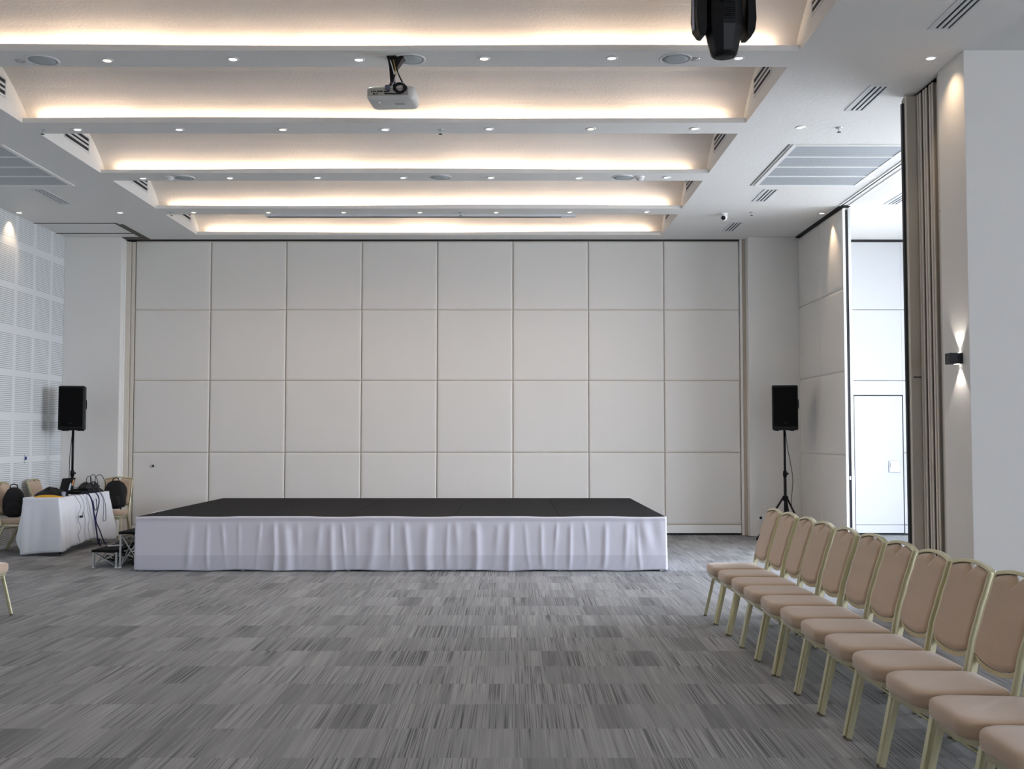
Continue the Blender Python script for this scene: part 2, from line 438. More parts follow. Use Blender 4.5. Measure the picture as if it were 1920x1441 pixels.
# pier by the stack
struct(box((3.68, 8.62, 0), (6.4, 9.15, CZ)).build('wall_pier_near', M['plaster'], bevel=.006))

# ------------------------------------------------------------------ next room beyond the opening
m = MB()
DX0, DX1 = (1602 - 960) / F * 17.03, (1692 - 960) / F * 17.03
for (x0, x1) in [(XT + .12, DX0 - .01), (DX1 + .01, 6.32), (6.335, XR)]:
    for (z0, z1) in [(.03, .157), (.17, 1.29), (1.306, 2.432), (2.448, 3.562), (3.578, 4.655)]: m.box((x0, YB, z0), (x1, YB + .1, z1))
for (z0, z1) in [(2.21, 2.435), (2.445, 3.565), (3.575, 4.655)]: m.box((DX0 - .01, YB, z0), (DX1 + .01, YB + .1, z1))
struct(m.build('wall_back_next_room', M['nextwall'], bevel=.004))
struct(MB().box((XT + .11, YB + .05, .16), (XR, YB + .18, 4.66)).build('trim_43', M['seam2']))
struct(MB().box((XT + .11, YB + .02, 4.665), (XR, YB + .17, 4.70)).box((XT + .11, YB + .02, 0), (XR, YB + .17, .028)).build('trim_44', M['blackseal']))
dr = bpy.data.objects.new('door_1', None); COL.objects.link(dr); dr.location = (DX0, YB, 0); struct(dr)
w = DX1 - DX0
MB().box((.0, -.002, .035), (w, .05, .16)).box((0, -.002, .168), (w, .05, 2.195)).build('door_leaf', M['nextwall'], dr, bevel=.004)
MB().box((-.012, -.003, .03), (-.001, .04, 2.205)).box((w + .001, -.003, .03), (w + .014, .04, 2.212)).box((-.012, -.003, 2.198), (w + .014, .04, 2.212)).build('door_gap', M['darkslot'], dr)
hp = MB().box((w - .23, -.018, .99), (w - .05, -.002, 1.17)).build('handle_plate', M['mirror'], dr, bevel=.004)
MB().box((w - .21, -.03, 1.07), (w - .08, -.019, 1.14)).build('handle', M['alu'], hp, bevel=.004)
# window wall of the next room: frames and open daylight
m = MB().box((XR, YF, 0), (XR + .2, YB + .2, .1)).box((XR, YF, 4.5), (XR + .2, YB + .2, 5.6)).box((XR, YF, .1), (XR + .2, 8.8, 4.5)).box((XR, 14.8, .1), (XR + .2, YB + .2, 4.5))
struct(m.build('wall_right', M['plaster']))
k = 0; yy = 8.8
while yy < 14.7:
    f = MB().box((XR + .05, yy, .1), (XR + .15, yy + .1, 4.5)).box((XR + .05, yy + .1, 3.0), (XR + .15, yy + 2.0, 3.07))
    k += 1; struct(f.build('window_%d' % k, M['alu'])); yy += 2.0
# windows added behind the camera, unseen, for front light and reflections on the chairs
FW0, FW1, FZ0, FZ1 = 1.6, 7.4, .8, 2.6
m = MB().box((XL - .2, YF - .2, 0), (XR + .2, YF, FZ0)).box((XL - .2, YF - .2, FZ1), (XR + .2, YF, 5.6)).box((XL - .2, YF - .2, FZ0), (FW0, YF, FZ1)).box((FW1, YF - .2, FZ0), (XR + .2, YF, FZ1))
struct(m.build('wall_front', M['plaster']))
xx = FW0
while xx < FW1:
    k += 1; struct(MB().box((xx, YF - .15, FZ0), (xx + .08, YF - .05, FZ1)).build('window_%d' % k, M['alu'])); xx += 1.91
struct(MB().box((XR + .2, YF - 20, -.4), (XR + 60, YB + 30, -.3)).build('ground', M['ground']))

# ------------------------------------------------------------------ stage
SX0, SX1, SY0, SY1, SZ = -4.345, 1.775, 12.50, 16.24, .63
t = thing('stage_platform', 'low rectangular stage platform with a black carpeted top', 'stage', ((SX0 + SX1) / 2, SY0, 0))
hw = (SX1 - SX0) / 2; dp = SY1 - SY0
dk = MB()
for i in range(5):
    for j in range(3):
        x0 = -hw + 2 * hw / 5 * i; y0 = dp / 3 * j
        dk.box((x0 + .002, y0 + .002, SZ - .05), (x0 + 2 * hw / 5 - .002, y0 + dp / 3 - .002, SZ))
dk.build('deck', M['deck'], t, bevel=.002)
for i in range(6):
    for j in (0, 1, 2, 3):
        x = max(-hw + .04, min(hw - .04, -hw + 2 * hw / 5 * i)); y = max(.06, min(dp - .04, dp / 3 * j))
        MB().box((x - .02, y - .02, 0), (x + .02, y + .02, SZ - .05)).build('leg', M['alu'], t)

sr = random.Random(5)
folds = []
x = SX0 + .62
while x < SX1 - .2:
    big = sr.random() < .28
    folds.append((x, sr.uniform(.034, .055) if big else sr.uniform(.022, .04), sr.uniform(.9, 1.4) if big else sr.uniform(.3, .8), 1.2 if big else sr.uniform(.3, .8)))
    x += sr.uniform(.10, .24)
def skirt(u, v):
    # v: 0 top .. 1 bottom ; front then returns
    Ltot = (SX1 - SX0) + 2 * 1.2; s = u * Ltot - 1.2
    W = SX1 - SX0
    sag = .006 * math.sin(u * 43) + .005 * math.sin(u * 21 + 1)
    zt = SZ + .002 + min(0, sag); zb = .012 + .008 * math.sin(u * 61) * math.sin(u * 17)
    z = zt + (zb - zt) * v
    off = 0
    if 0 <= s <= W:
        x = SX0 + s
        for (fx, fw, fa, fl) in folds:
            xx = fx + .05 * (v - .5) * math.sin(fx * 9) + (.06 * max(0, v - .7) * math.sin(fx * 5))
            e = math.exp(-((x - xx) / fw) ** 2)
            off += .017 * fa * e * min(1, max(0, (v - .08) / .22)) * (1 if v < fl else max(.25, 1 - (v - fl) * 2.4))
        off += .004 * math.sin(x * 3.1 + v * 2) * v
        off += .003 * math.sin(x * 60 + v * 22) * max(0, v - .65)
        # gathered corner at the right end
        dx = SX1 - x
        if dx < .5: off += .009 * math.sin(dx * 30 + 3 * v) * math.exp(-((v - .32) / .26) ** 2) * math.sin(PI * dx / .5)
        roll = .012 * math.exp(-((v - .03) / .03) ** 2)
        return (x, SY0 - .012 - off - roll, z)
    if s < 0:
        return (SX0 - .008 - .012 * v - .01 * math.sin(s * 20) * v, SY0 - .012 - s, z)
    s -= W
    return (SX1 + .008 + .012 * v + .01 * math.sin(s * 20) * v, SY0 - .012 + s, z)
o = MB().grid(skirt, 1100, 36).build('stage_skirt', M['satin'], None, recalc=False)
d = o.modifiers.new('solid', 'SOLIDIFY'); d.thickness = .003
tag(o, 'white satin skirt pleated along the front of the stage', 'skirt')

# ------------------------------------------------------------------ steps at the stage's left end
def step(x0, x1, y0, y1, h, label):
    t = thing('stage_step', label, 'step', ((x0 + x1) / 2, y0, 0), 0, 'steps at the left end of the stage')
    w = (x1 - x0) / 2; d = y1 - y0
    MB().box((-w, 0, h - .03), (w, d, h)).build('tread', M['deck'], t, bevel=.004)
    for sx in (-1, 1):
        for yy in (.02, d - .02):
            lg = MB().box((sx * (w - .02) - .011, yy - .011, .012), (sx * (w - .02) + .011, yy + .011, h - .03)).build('leg', M['alu'], t)
            MB().box((sx * (w - .02) - .016, yy - .016, 0), (sx * (w - .02) + .016, yy + .016, .014)).build('foot', M['whiteplastic'], lg)
    for yy in (.02, d - .02):
        for s in (-1, 1):
            MB().tube([(-s * (w - .03), yy, .02), (s * (w - .03), yy + .004 * s, h - .04)], .006, 6).build('brace', M['alu'], t)
    for xx in (-w + .02, w - .02):
        for (ya, yb) in ((.03, d / 2), (d / 2, d - .03)):
            for s in (0, 1):
                MB().tube([(xx, ya if s else yb, .02), (xx + .004, yb if s else ya, h - .04)], .006, 6).build('brace', M['alu'], t)
    return t
step(-4.985, -4.675, 12.82, 13.9, .212, 'lower black step with silver crossed braces beside the stage')
step(-4.668, -4.375, 12.82, 13.9, .425, 'upper black step with silver crossed braces against the stage skirt')

# ------------------------------------------------------------------ chairs
def seat_outline(k, inset):
    # local x 0 front .. .42 back, y half width
    pts = []
    hf, hb, x0, x1, rf, rb = .225, .205, .005, .425, .10, .05
    def arc(cx, cy, r, a0, a1, n):
        for i in range(n + 1):
            a = math.radians(a0 + (a1 - a0) * i / n); pts.append((cx + r * math.cos(a), cy + r * math.sin(a)))
    arc(x0 + rf, hf - rf, rf, 180, 90, 7)
    arc(x1 - rb, hb - rb, rb, 90, 0, 5)
    arc(x1 - rb, -hb + rb, rb, 0, -90, 5)
    arc(x0 + rf, -hf + rf, rf, -90, -180, 7)
    cx, cy = .215, 0
    out = []
    for (x, y) in pts:
        L = math.hypot(x - cx, y - cy); q = (L - inset) / L
        out.append((cx + (x - cx) * q, cy + (y - cy) * q))
    # slight bow of the front edge
    return [(x - .012 * max(0, 1 - (y / .2) ** 2) * (1 if x < .15 else 0), y) for x, y in out]
def backx(z):
    P = [(.36, .405), (.46, .432), (.58, .455), (.72, .497), (.84, .537), (.93, .566)]
    if z <= P[0][0]: return P[0][1]
    for (a, b), (c_, d_) in zip(P, P[1:]):
        if z <= c_:
            s = (z - a) / (c_ - a); s = s * s * (3 - 2 * s) * .35 + s * .65
            return b + (d_ - b) * s
    return P[-1][1]
def arch(y): return .915 + .027 * (1 - min(1, abs(y) / .21) ** 2)
def make_chair(label, group, name='banquet_chair'):
    t = thing(name, label, 'chair', (0, 0, 0), 0, group)
    m = MB()
    R = [(.380, .03), (.382, .012), (.389, .002), (.405, -.002), (.43, -.004), (.447, -.001), (.455, .006), (.4595, .017), (.4625, .04), (.4655, .09), (.467, .18)]
    m.loft([[(x, y, z) for x, y in seat_outline(0, i)] for z, i in R]); m.build('seat', M['chairfabric'], t)
    m = MB(); m.loft([[(x, y, z) for x, y in seat_outline(0, i)] for z, i in [(.358, .024), (.358, .016), (.380, .016), (.380, .03)]], True, False)
    m.build('seat_frame', M['chairmetal'], t)
    # leg section with a groove along its middle
    def lsec(a, b): return [(-a, -b), (-a * .25, -b), (-a * .12, -b * .7), (a * .12, -b * .7), (a * .25, -b), (a, -b), (a * 1.1, 0), (a, b), (-a, b), (-a * 1.1, 0)]
    for s in (-1, 1):
        pa, pb = Vector((.078, s * .205, .362)), Vector((.0, s * .221, .012))
        lg = MB().tube([pa, pa.lerp(pb, .1), pb], 0, sec=lsec(.013, .0135), up=(0, 0, 1)).build('leg', M['chairmetal'], t, bevel=.002, seg=1)
        MB().tube([pb, pb + Vector((-.003, 0, -.012))], .0145, 10).build('foot_cap', M['cap'], lg)
        pa, pm, pb = Vector((.37, s * .195, .362)), Vector((.437, s * .2, .22)), Vector((.542, s * .205, .012))
        lg = MB().tube([pa, pm, pb], 0, sec=lsec(.013, .0135)).build('leg', M['chairmetal'], t, bevel=.002, seg=1)
        MB().tube([pb, pb + Vector((.003, 0, -.012))], .0145, 10).build('foot_cap', M['cap'], lg)
    MB().tube([(.075, -.185, .325), (.075, .185, .325)], .008, 8).build('stretcher', M['chairmetal'], t)
    MB().tube([(.385, -.19, .32), (.385, .19, .32)], .008, 8).build('stretcher', M['chairmetal'], t)
    # back frame: one closed loop swept in the plane of the back
    fr = MB()
    pts = []
    hw = .208
    for i in range(13): z = .365 + (.902 - .365) * i / 12; pts.append((backx(z), -hw, z))
    for i in range(0, 21):
        y = -hw + .009 + 2 * (hw - .009) * i / 20; z = arch(y) - .010
        pts.append((backx(z), y, z))
    for i in range(13): z = .902 - (.902 - .365) * i / 12; pts.append((backx(z), hw, z))
    rings = []
    for i, p in enumerate(pts):
        a = Vector(pts[max(0, i - 1)]); b = Vector(pts[min(len(pts) - 1, i + 1)]); tt = (b - a).normalized()
        nrm = Vector((1, 0, -.22)).normalized(); side = tt.cross(nrm).normalized(); nrm = side.cross(tt).normalized()
        p = Vector(p); A, B = .0095, .0165
        rings.append([p + side * x_ + nrm * y_ for x_, y_ in ((-A, -B * .8), (-A * .7, -B), (A * .7, -B), (A, -B * .8), (A, B * .8), (A * .7, B), (-A * .7, B), (-A, B * .8))])
    fr.loft(rings, True, False)
    def zbot(y): return .508 + .034 * (abs(y) / .2) ** 2.4
    pts = [(backx(zbot(y)) + .002, y, zbot(y) - .014) for y in [-.2 + .4 * i / 14 for i in range(15)]]
    fr.tube(pts, 0, sec=[(-.011, -.015), (.011, -.015), (.011, .015), (-.011, .015)], up=(1, 0, 0))
    fr.build('back_frame', M['chairmetal'], t, bevel=.002, seg=1)
    # padded back with the V-shaped grip notch
    def sheet(sign):
        def f(u, v):
            y = (u - .5) * .396
            zt = arch(y) - .021 - max(0, .044 * (1 - abs(y + 0) / .05)) ; zb = zbot(y)
            z = zb + (zt - zb) * v
            e = min(1, (1 - abs(2 * u - 1)) * 13) * min(1, (1 - abs(2 * v - 1)) * 18)
            th = .008 + .019 * (e ** .5)
            return (backx(z) + sign * th, y, z)
        return f
    bk = MB(); n1, n2 = 40, 22
    f1, f2 = sheet(-1), sheet(1)
    V = [f1(i / n1, j / n2) for j in range(n2 + 1) for i in range(n1 + 1)] + [f2(i / n1, j / n2) for j in range(n2 + 1) for i in range(n1 + 1)]
    K = (n1 + 1) * (n2 + 1); fs = []
    idx = lambda i, j, s: s * K + j * (n1 + 1) + i
    for j in range(n2):
        for i in range(n1):
            for s in (0, 1): fs.append((idx(i, j, s), idx(i + 1, j, s), idx(i + 1, j + 1, s), idx(i, j + 1, s)))
    for i in range(n1):
        for j in (0, n2): fs.append((idx(i, j, 0), idx(i + 1, j, 0), idx(i + 1, j, 1), idx(i, j, 1)))
    for j in range(n2):
        for i in (0, n1): fs.append((idx(i, j, 0), idx(i, j + 1, 0), idx(i, j + 1, 1), idx(i, j, 1)))
    bk.add(V, fs, True); bk.build('backrest', M['chairfabric'], t)
    return t
where = ['farthest from the camera, at the stage end', 'second from the stage end', 'third from the stage end', 'fourth from the stage end', 'fifth from the stage end', 'sixth from the stage end', 'sixth from the camera end', 'fifth from the camera end', 'fourth from the camera end', 'third from the camera end', 'second from the camera end', 'nearest the camera, cut by the frame corner']
GR = 'beige banquet chairs in the row on the right'
cproto = make_chair('beige upholstered banquet chair in the right-hand row, ' + where[0], GR)
jr = random.Random(3)
for k in range(12):
    c_ = cproto if k == 0 else dup(cproto)
    yc = 9.43 - .24 - .479 * k
    c_.location = (1.684 + .0052 * k + jr.uniform(-.008, .008), yc, 0); c_.rotation_euler = (0, 0, math.radians(jr.uniform(-1.2, 1.2)))
    c_['label'] = 'beige upholstered banquet chair in the right-hand row, ' + where[k]
def place(label, x, y, rz, group):
    c_ = dup(cproto); c_.location = (x, y, 0); c_.rotation_euler = (0, 0, rz); c_['label'] = label
    c_['group'] = group; return c_
place('beige banquet chair at the left edge of the frame, only seat corner and leg showing', -4.36, 9.22, PI, 'banquet chairs on the left side')
place('beige banquet chair left of the control table with a black backpack on its seat', -6.41, 14.62, PI - .06, 'banquet chairs on the left side')
place('beige banquet chair between the control table and the slotted wall, behind the black bag', -6.42, 15.74, PI + .05, 'banquet chairs on the left side')
place('beige banquet chair at the far end of the control table holding a black backpack', -6.03, 15.99, PI / 2, 'banquet chairs on the left side')

# ------------------------------------------------------------------ backpacks
def backpack(label, loc, rz, w, d, h, tilt=0):
    t = thing('backpack', label, 'backpack', loc, rz, 'black backpacks on chairs')
    def body(w, d, h, seed, name, mtl, off=(0, 0, 0)):
        rg = random.Random(seed); m = MB(); rings = []
        for i in range(15):
            v = i / 14; z = h * v
            s = (max(0, 1 - abs(2 * v - 1) ** 4)) ** .5 * .5 + .5 if 0 < v < 1 else .45
            top = 1 - .38 * max(0, (v - .55) / .45) ** 1.8
            ring = []
            for k in range(24):
                a = 2 * PI * k / 24; ca, sa = math.cos(a), math.sin(a)
                ex = 2 / 3.2
                x = w / 2 * s * top * math.copysign(abs(ca) ** ex, ca); y = d / 2 * s * (1 - .3 * v) * math.copysign(abs(sa) ** ex, sa)
                q = 1 + .03 * math.sin(5 * a + 7 * v + seed) + .02 * math.sin(9 * v + 3 * a)
                ring.append((x * q + off[0], y * q + off[1] + tilt * z, z + off[2]))
            rings.append(ring)
        m.loft(rings); return m.build(name, mtl, t)
    body(w, d, h, 1, 'bag_body', M['bag'])
    body(w * .72, d * .45, h * .45, 2, 'front_pocket', M['bag'], (0, -d * .42, h * .08))
    MB().tube([(-.05, tilt * h, h * .96), (-.04, tilt * h, h + .03), (.0, tilt * h, h + .045), (.04, tilt * h, h + .03), (.05, tilt * h, h * .96)], .008, 8).build('grab_handle', M['bag'], t)
    MB().tube([(w * .3, -d * .3, h * .15), (w * .42, -d * .5, h * .02), (w * .40, -d * .55, -.10)], 0, sec=[(-.012, -.002), (.012, -.002), (.012, .002), (-.012, .002)]).build('strap', M['bag'], t)
    return t
backpack('black backpack slumped on the chair left of the control table', (-6.74, 14.60, .468), .35, .26, .26, .40, -.1)
backpack('black backpack leaning on the chair at the far end of the control table', (-6.0, 16.27, .468), 0, .34, .22, .42, .14)

# ------------------------------------------------------------------ control table and cloth
TX0, TX1, TY0, TY1, TZ = -6.395, -5.935, 14.13, 15.86, .745
t = thing('folding_table', 'narrow folding table hidden under a white cloth at the left wall', 'table', ((TX0 + TX1) / 2, (TY0 + TY1) / 2, 0))
hx, hy = (TX1 - TX0) / 2, (TY1 - TY0) / 2
MB().box((-hx, -hy, TZ - .03), (hx, hy, TZ)).build('tabletop', M['whiteplastic'], t, bevel=.004)
for sx in (-1, 1):
    for sy in (-1, 1):
        MB().tube([(sx * (hx - .05), sy * (hy - .2), 0), (sx * (hx - .05), sy * (hy - .2), TZ - .03)], .014, 10).build('leg', M['blackmetal'], t)

def cloth_obj():
    m = MB(); e = .006
    x0, x1, y0, y1, zt = TX0 - e, TX1 + e, TY0 - e, TY1 + e, TZ + .006
    per = []   # (pos, normal, corner weight, side)
    def side(a, b, nrm, n, sd):
        for i in range(n):
            s = i / n; p = Vector(a).lerp(Vector(b), s)
            cw = max(0, 1 - min(s, 1 - s) * (Vector(b) - Vector(a)).length / .16)
            if sd == 'near' and s < .5: cw = 0
            cs = -1 if s < .5 else 1
            tang = (Vector(b) - Vector(a)).normalized() * cs
            nn = (Vector(nrm) + tang * cw * (.999 if cw > .01 else 0)).normalized()
            per.append((p, nn, cw, sd, s))
    side((x0, y0), (x1, y0), (0, -1), 36, 'near'); side((x1, y0), (x1, y1), (1, 0), 120, 'right')
    side((x1, y1), (x0, y1), (0, 1), 36, 'far'); side((x0, y1), (x0, y0), (-1, 0), 120, 'left')
    N = len(per); rings = []
    ND = 22
    for j in range(ND + 1):
        v = j / ND; ring = []
        for i, (p, nn, cw, sd, s) in enumerate(per):
            if sd == 'near': hem = .015 + .045 * s
            elif sd == 'right': hem = .06 + .07 * min(1, s / .6) * (1 if s < .6 else 1 - (s - .6) / .4 * 1.2)
            elif sd == 'far': hem = .25
            else: hem = .42 - .40 * max(0, (s - .90) / .10)
            if sd == 'far': hem = .05 + .35 * s
            if sd == 'left' and s < .9: hem = .50
            dr = (zt - hem) * v
            flare = (.045 + (.09 if not (sd == 'near' and s < .5) else .0) * cw) * min(1, v * 1.3) if sd in ('near', 'right') else .012 + .02 * cw * v
            if sd == 'left' and s > .9: flare += .09 * v * math.sin(PI * min(1, (s - .9) / .09)) 
            if sd == 'right': wv = .012 * math.sin(s * 23) + .008 * math.sin(s * 51 + 1)
            elif sd == 'near': wv = .012 * math.sin(s * 8 + .5) + .006 * math.sin(s * 21)
            else: wv = .006 * math.sin(s * 30)
            f = flare + wv * v
            soft = min(1, v * 6) 
            ring.append((p.x + nn.x * f * soft, p.y + nn.y * f * soft, zt - dr))
        rings.append(ring)
    m.loft(rings, False, True)
    m.add([(q[0].x, q[0].y, zt) for q in per], [tuple(range(N))], False)
    o = m.build('tablecloth', M['cloth'], None)
    d_ = o.modifiers.new('solid', 'SOLIDIFY'); d_.thickness = .0025; d_.offset = 1
    return tag(o, 'long white cloth draped over the control table at the left wall', 'tablecloth')
cloth_obj()
TT = TZ + .0085

# bag, yellow cloth, cup, laptop, mixer on the table
def lump(name, loc, sx, sy, sz, mtl, seed, label, cat, rz=0):
    rg = random.Random(seed); m = MB(); rings = []
    ph = [rg.uniform(0, 6) for _ in range(6)]
    for i in range(11):
        v = i / 10; rr = math.cos(v * PI / 2) ** .55 if v < 1 else .02
        ring = []
        for k in range(32):
            a = 2 * PI * k / 32; q = 1 + .10 * math.sin(3 * a + ph[0]) + .06 * math.sin(7 * a + ph[1] + 4 * v)
            z = sz * v * (1 + .25 * math.sin(2 * a + ph[2]) * (v) * .6 + .1 * math.sin(5 * a + ph[3]))
            ring.append((sx * rr * q * math.cos(a), sy * rr * q * math.sin(a), z))
        rings.append(ring)
    m.loft(rings); o = m.build(name, mtl); o.location = loc; o.rotation_euler = (0, 0, rz)
    return tag(o, label, cat)
lump('soft_bag', (-6.20, 14.50, TT), .205, .16, .105, M['bag'], 4, 'crumpled black soft bag lying on the near end of the control table', 'bag')
lump('folded_cloth', (-6.13, 14.235, TT), .19, .055, .028, M['yellow'], 8, 'folded yellow cloth in front of the black bag on the control table', 'cloth', .05)
t = thing('drinking_glass', 'small clear drinking glass on the control table beside the laptop', 'glass', (-5.995, 14.42, TT))
MB().lathe([(.020, 0), (.024, .004), (.027, .062), (.025, .062), (.022, .006)], (0, 0, 0), 20).build('glass_cup', M['glass'], t)
t = thing('laptop', 'open black laptop seen from behind on the control table', 'laptop', (-6.16, 14.86, TT), -.12)
MB().box((-.25, -.17, 0), (-.015, .17, .018)).build('base', M['black'], t, bevel=.004)
ld = MB()
ang = math.radians(14)
def lq(x, y, z): return (x * math.cos(ang) + z * math.sin(ang), y, -x * math.sin(ang) + z * math.cos(ang) + .012)
ld.add([lq(0, -.17, 0), lq(.008, -.17, 0), lq(.008, .17, 0), lq(0, .17, 0), lq(0, -.17, .225), lq(.008, -.17, .225), lq(.008, .17, .225), lq(0, .17, .225)],
       [(0, 3, 2, 1), (4, 5, 6, 7), (0, 1, 5, 4), (1, 2, 6, 5), (2, 3, 7, 6), (3, 0, 4, 7)])
lo = ld.build('lid', M['black'], t, bevel=.002)
MB().quad(lq(.0095, .05, .05), lq(.0095, .10, .05), lq(.0095, .09, .15), lq(.0095, .05, .15)).build('patch', M['patch2'], lo)['label'] = 'pale blue sticker'  # plain coloured patches on the back of the lid, pale blue and orange
MB().quad(lq(.0095, .11, .11), lq(.0095, .15, .11), lq(.0095, .15, .20), lq(.0095, .11, .20)).build('patch', M['patch1'], lo)['label'] = 'orange sticker'
MB().quad(lq(-.0015, -.16, .01), lq(-.0015, .16, .01), lq(-.0015, .16, .215), lq(-.0015, -.16, .215)).build('screen', mat('laptop_screen', (150, 170, 200), .3, emit=((150, 175, 210), .6)), lo)
t = thing('audio_mixer', 'black audio mixer under a tangle of plugs on the control table', 'mixer', (-6.14, 15.36, TT), 0)
bd = MB(); bd.add([(-.18, -.2, 0), (.18, -.2, 0), (.18, .2, 0), (-.18, .2, 0), (-.18, -.2, .045), (.18, -.2, .09), (.18, .2, .09), (-.18, .2, .045)],
       [(0, 3, 2, 1), (4, 5, 6, 7), (0, 1, 5, 4), (1, 2, 6, 5), (2, 3, 7, 6), (3, 0, 4, 7)])
bd.build('mixer_body', M['black'], t, bevel=.006)
for i in range(6):
    for j in range(3):
        MB().lathe([(.007, 0), (.006, .012)], (-.12 + j * .07, -.15 + i * .06, .05 + (.06 + j * .07) * .125 + .004), 10).build('knob', M['greycable'], t)
for i in range(5):
    y = -.16 + i * .08
    MB().lathe([(.009, 0), (.009, .05), (.005, .06)], (.14, y, .084), 10).build('plug', M['alu' if i % 2 else 'black'], t)
# wireless receiver beside it
t = thing('wireless_receiver', 'slim black wireless receiver with a short aerial beside the laptop', 'receiver', (-6.02, 15.02, TT), 0)
MB().box((-.09, -.10, 0), (.07, .10, .04)).build('receiver_body', M['black'], t, bevel=.004)
MB().tube([(.05, .08, .04), (.055, .085, .14)], .004, 6).build('aerial', M['black'], t)

def smooth_path(P, n=8):
    P = [Vector(p) for p in P]; out = []
    for i in range(len(P) - 1):
        p0, p1, p2, p3 = P[max(0, i - 1)], P[i], P[i + 1], P[min(len(P) - 1, i + 2)]
        for k in range(n):
            s = k / n
            out.append(.5 * ((2 * p1) + (-p0 + p2) * s + (2 * p0 - 5 * p1 + 4 * p2 - p3) * s * s + (-p0 + 3 * p1 - 3 * p2 + p3) * s ** 3))
    out.append(P[-1]); return out
def cable(P, r, mtl, label, name='cable', group=None, cat='cable'):
    o = MB().tube(smooth_path(P), r, 6).build(name, mtl); return tag(o, label, cat, group)
# loops standing above the mixer
zt = TT + .11
GL = 'cable loops over the mixer'
cable([(-6.0, 15.20, zt), (-5.99, 15.18, zt + .10), (-5.98, 15.26, zt + .13), (-5.97, 15.32, zt + .06), (-5.95, 15.34, TT + .01)], .005, M['cable'], 'black cable arching from the front plug of the mixer', group=GL)
cable([(-6.0, 15.36, zt), (-6.0, 15.35, zt + .12), (-5.98, 15.43, zt + .14), (-5.96, 15.5, zt + .05), (-5.95, 15.5, TT + .01)], .005, M['cable'], 'black cable arching from the middle plug of the mixer', group=GL)
cable([(-6.0, 15.52, zt), (-6.0, 15.54, zt + .11), (-5.97, 15.66, zt + .13), (-5.95, 15.76, zt + .03), (-5.955, 15.79, TT + .01)], .005, M['cable'], 'black cable in the tallest arch at the far side of the mixer', group=GL)
for i, (yy_, xx_, lb) in enumerate([(15.24, -6.03, 'black plugs and adapters heaped on the near end of the mixer'), (15.5, -6.02, 'black plugs and adapters heaped on the far end of the mixer')]):
    lump('plug_heap', (xx_, yy_, TT + .07), .09, .12, .075, M['cable'], 41 + i, lb, 'plugs')
lump('cable_tangle', (-6.0, 15.68, TT), .055, .09, .05, M['cable'], 21, 'tangle of black plugs and cable at the far end of the control table', 'cable')
# hanging cables in front of the cloth (X just outside the cloth)
GH = 'cables hanging down the side of the control table'
def hang(y, r, mtl, label, dy=0, zend=.14, yend=None, wig=.03):
    xs = -5.868; ye = y + dy
    P = [(-5.97, y, TT + r), (-5.925, y, TT + r + .002), (xs - .01, y, .70)]
    for i in range(1, 6):
        s = i / 6; P.append((xs + .012, y + dy * s + wig * math.sin(i * 2.1 + y * 9), .70 + (zend - .70) * s))
    P.append((xs + .02, ye, zend)); return cable(P, r, mtl, label, group=GH)
hang(14.60, .0035, M['greycable'], 'thin grey cable nearest the laptop with a black adapter halfway', .03, .13, wig=.05)
hang(14.76, .003, M['greycable'], 'thin grey cable straight down the middle of the white cloth', .08, .13, wig=.015)
hang(14.88, .003, M['greycable'], 'thin wavy grey cable just left of the dark blue bundle', .10, .13, wig=.03)
cable([(-5.97, 15.02, TT + .01), (-5.90, 15.02, TT + .0), (-5.855, 15.04, .66), (-5.85, 15.10, .5), (-5.845, 15.14, .38), (-5.835, 15.18, .22), (-5.83, 15.22, .10), (-5.8, 15.25, .01)], .011, M['bluecable'], 'thick dark blue cable bundle falling to the floor', group=GH)
cable([(-5.97, 15.30, TT + .01), (-5.90, 15.30, TT + .0), (-5.855, 15.30, .66), (-5.85, 15.24, .52), (-5.845, 15.17, .38), (-5.835, 15.30, .22), (-5.83, 15.42, .08), (-5.80, 15.46, .01)], .009, M['bluecable'], 'dark blue cable joining the thick bundle from the right', group=GH)
cable([(-5.97, 15.42, TT + .01), (-5.90, 15.42, TT), (-5.86, 15.46, .66), (-5.85, 15.47, .5), (-5.85, 15.45, .36), (-5.85, 15.50, .345), (-5.85, 15.55, .38), (-5.86, 15.54, .6), (-5.90, 15.47, TT), (-5.97, 15.47, TT + .01)], .004, M['bluecable'], 'long thin blue cable loop at the far end of the cloth', group=GH)
cable([(-5.855, 15.08, .66), (-5.85, 15.12, .55), (-5.85, 15.18, .52), (-5.855, 15.22, .58), (-5.86, 15.2, .68)], .006, M['cable'], 'short black cable coil between the two blue cables', group=GH)
t = thing('power_adapter', 'small black power adapter hanging halfway down the white cloth', 'adapter', (-5.845, 14.66, .47))
MB().box((-.012, -.045, -.015), (.012, .03, .012)).build('adapter_body', M['black'], t, bevel=.004)
MB().tube([(0, .03, 0), (0, .045, .03), (0, .05, .06)], .004, 6).build('adapter_lead', M['black'], t)

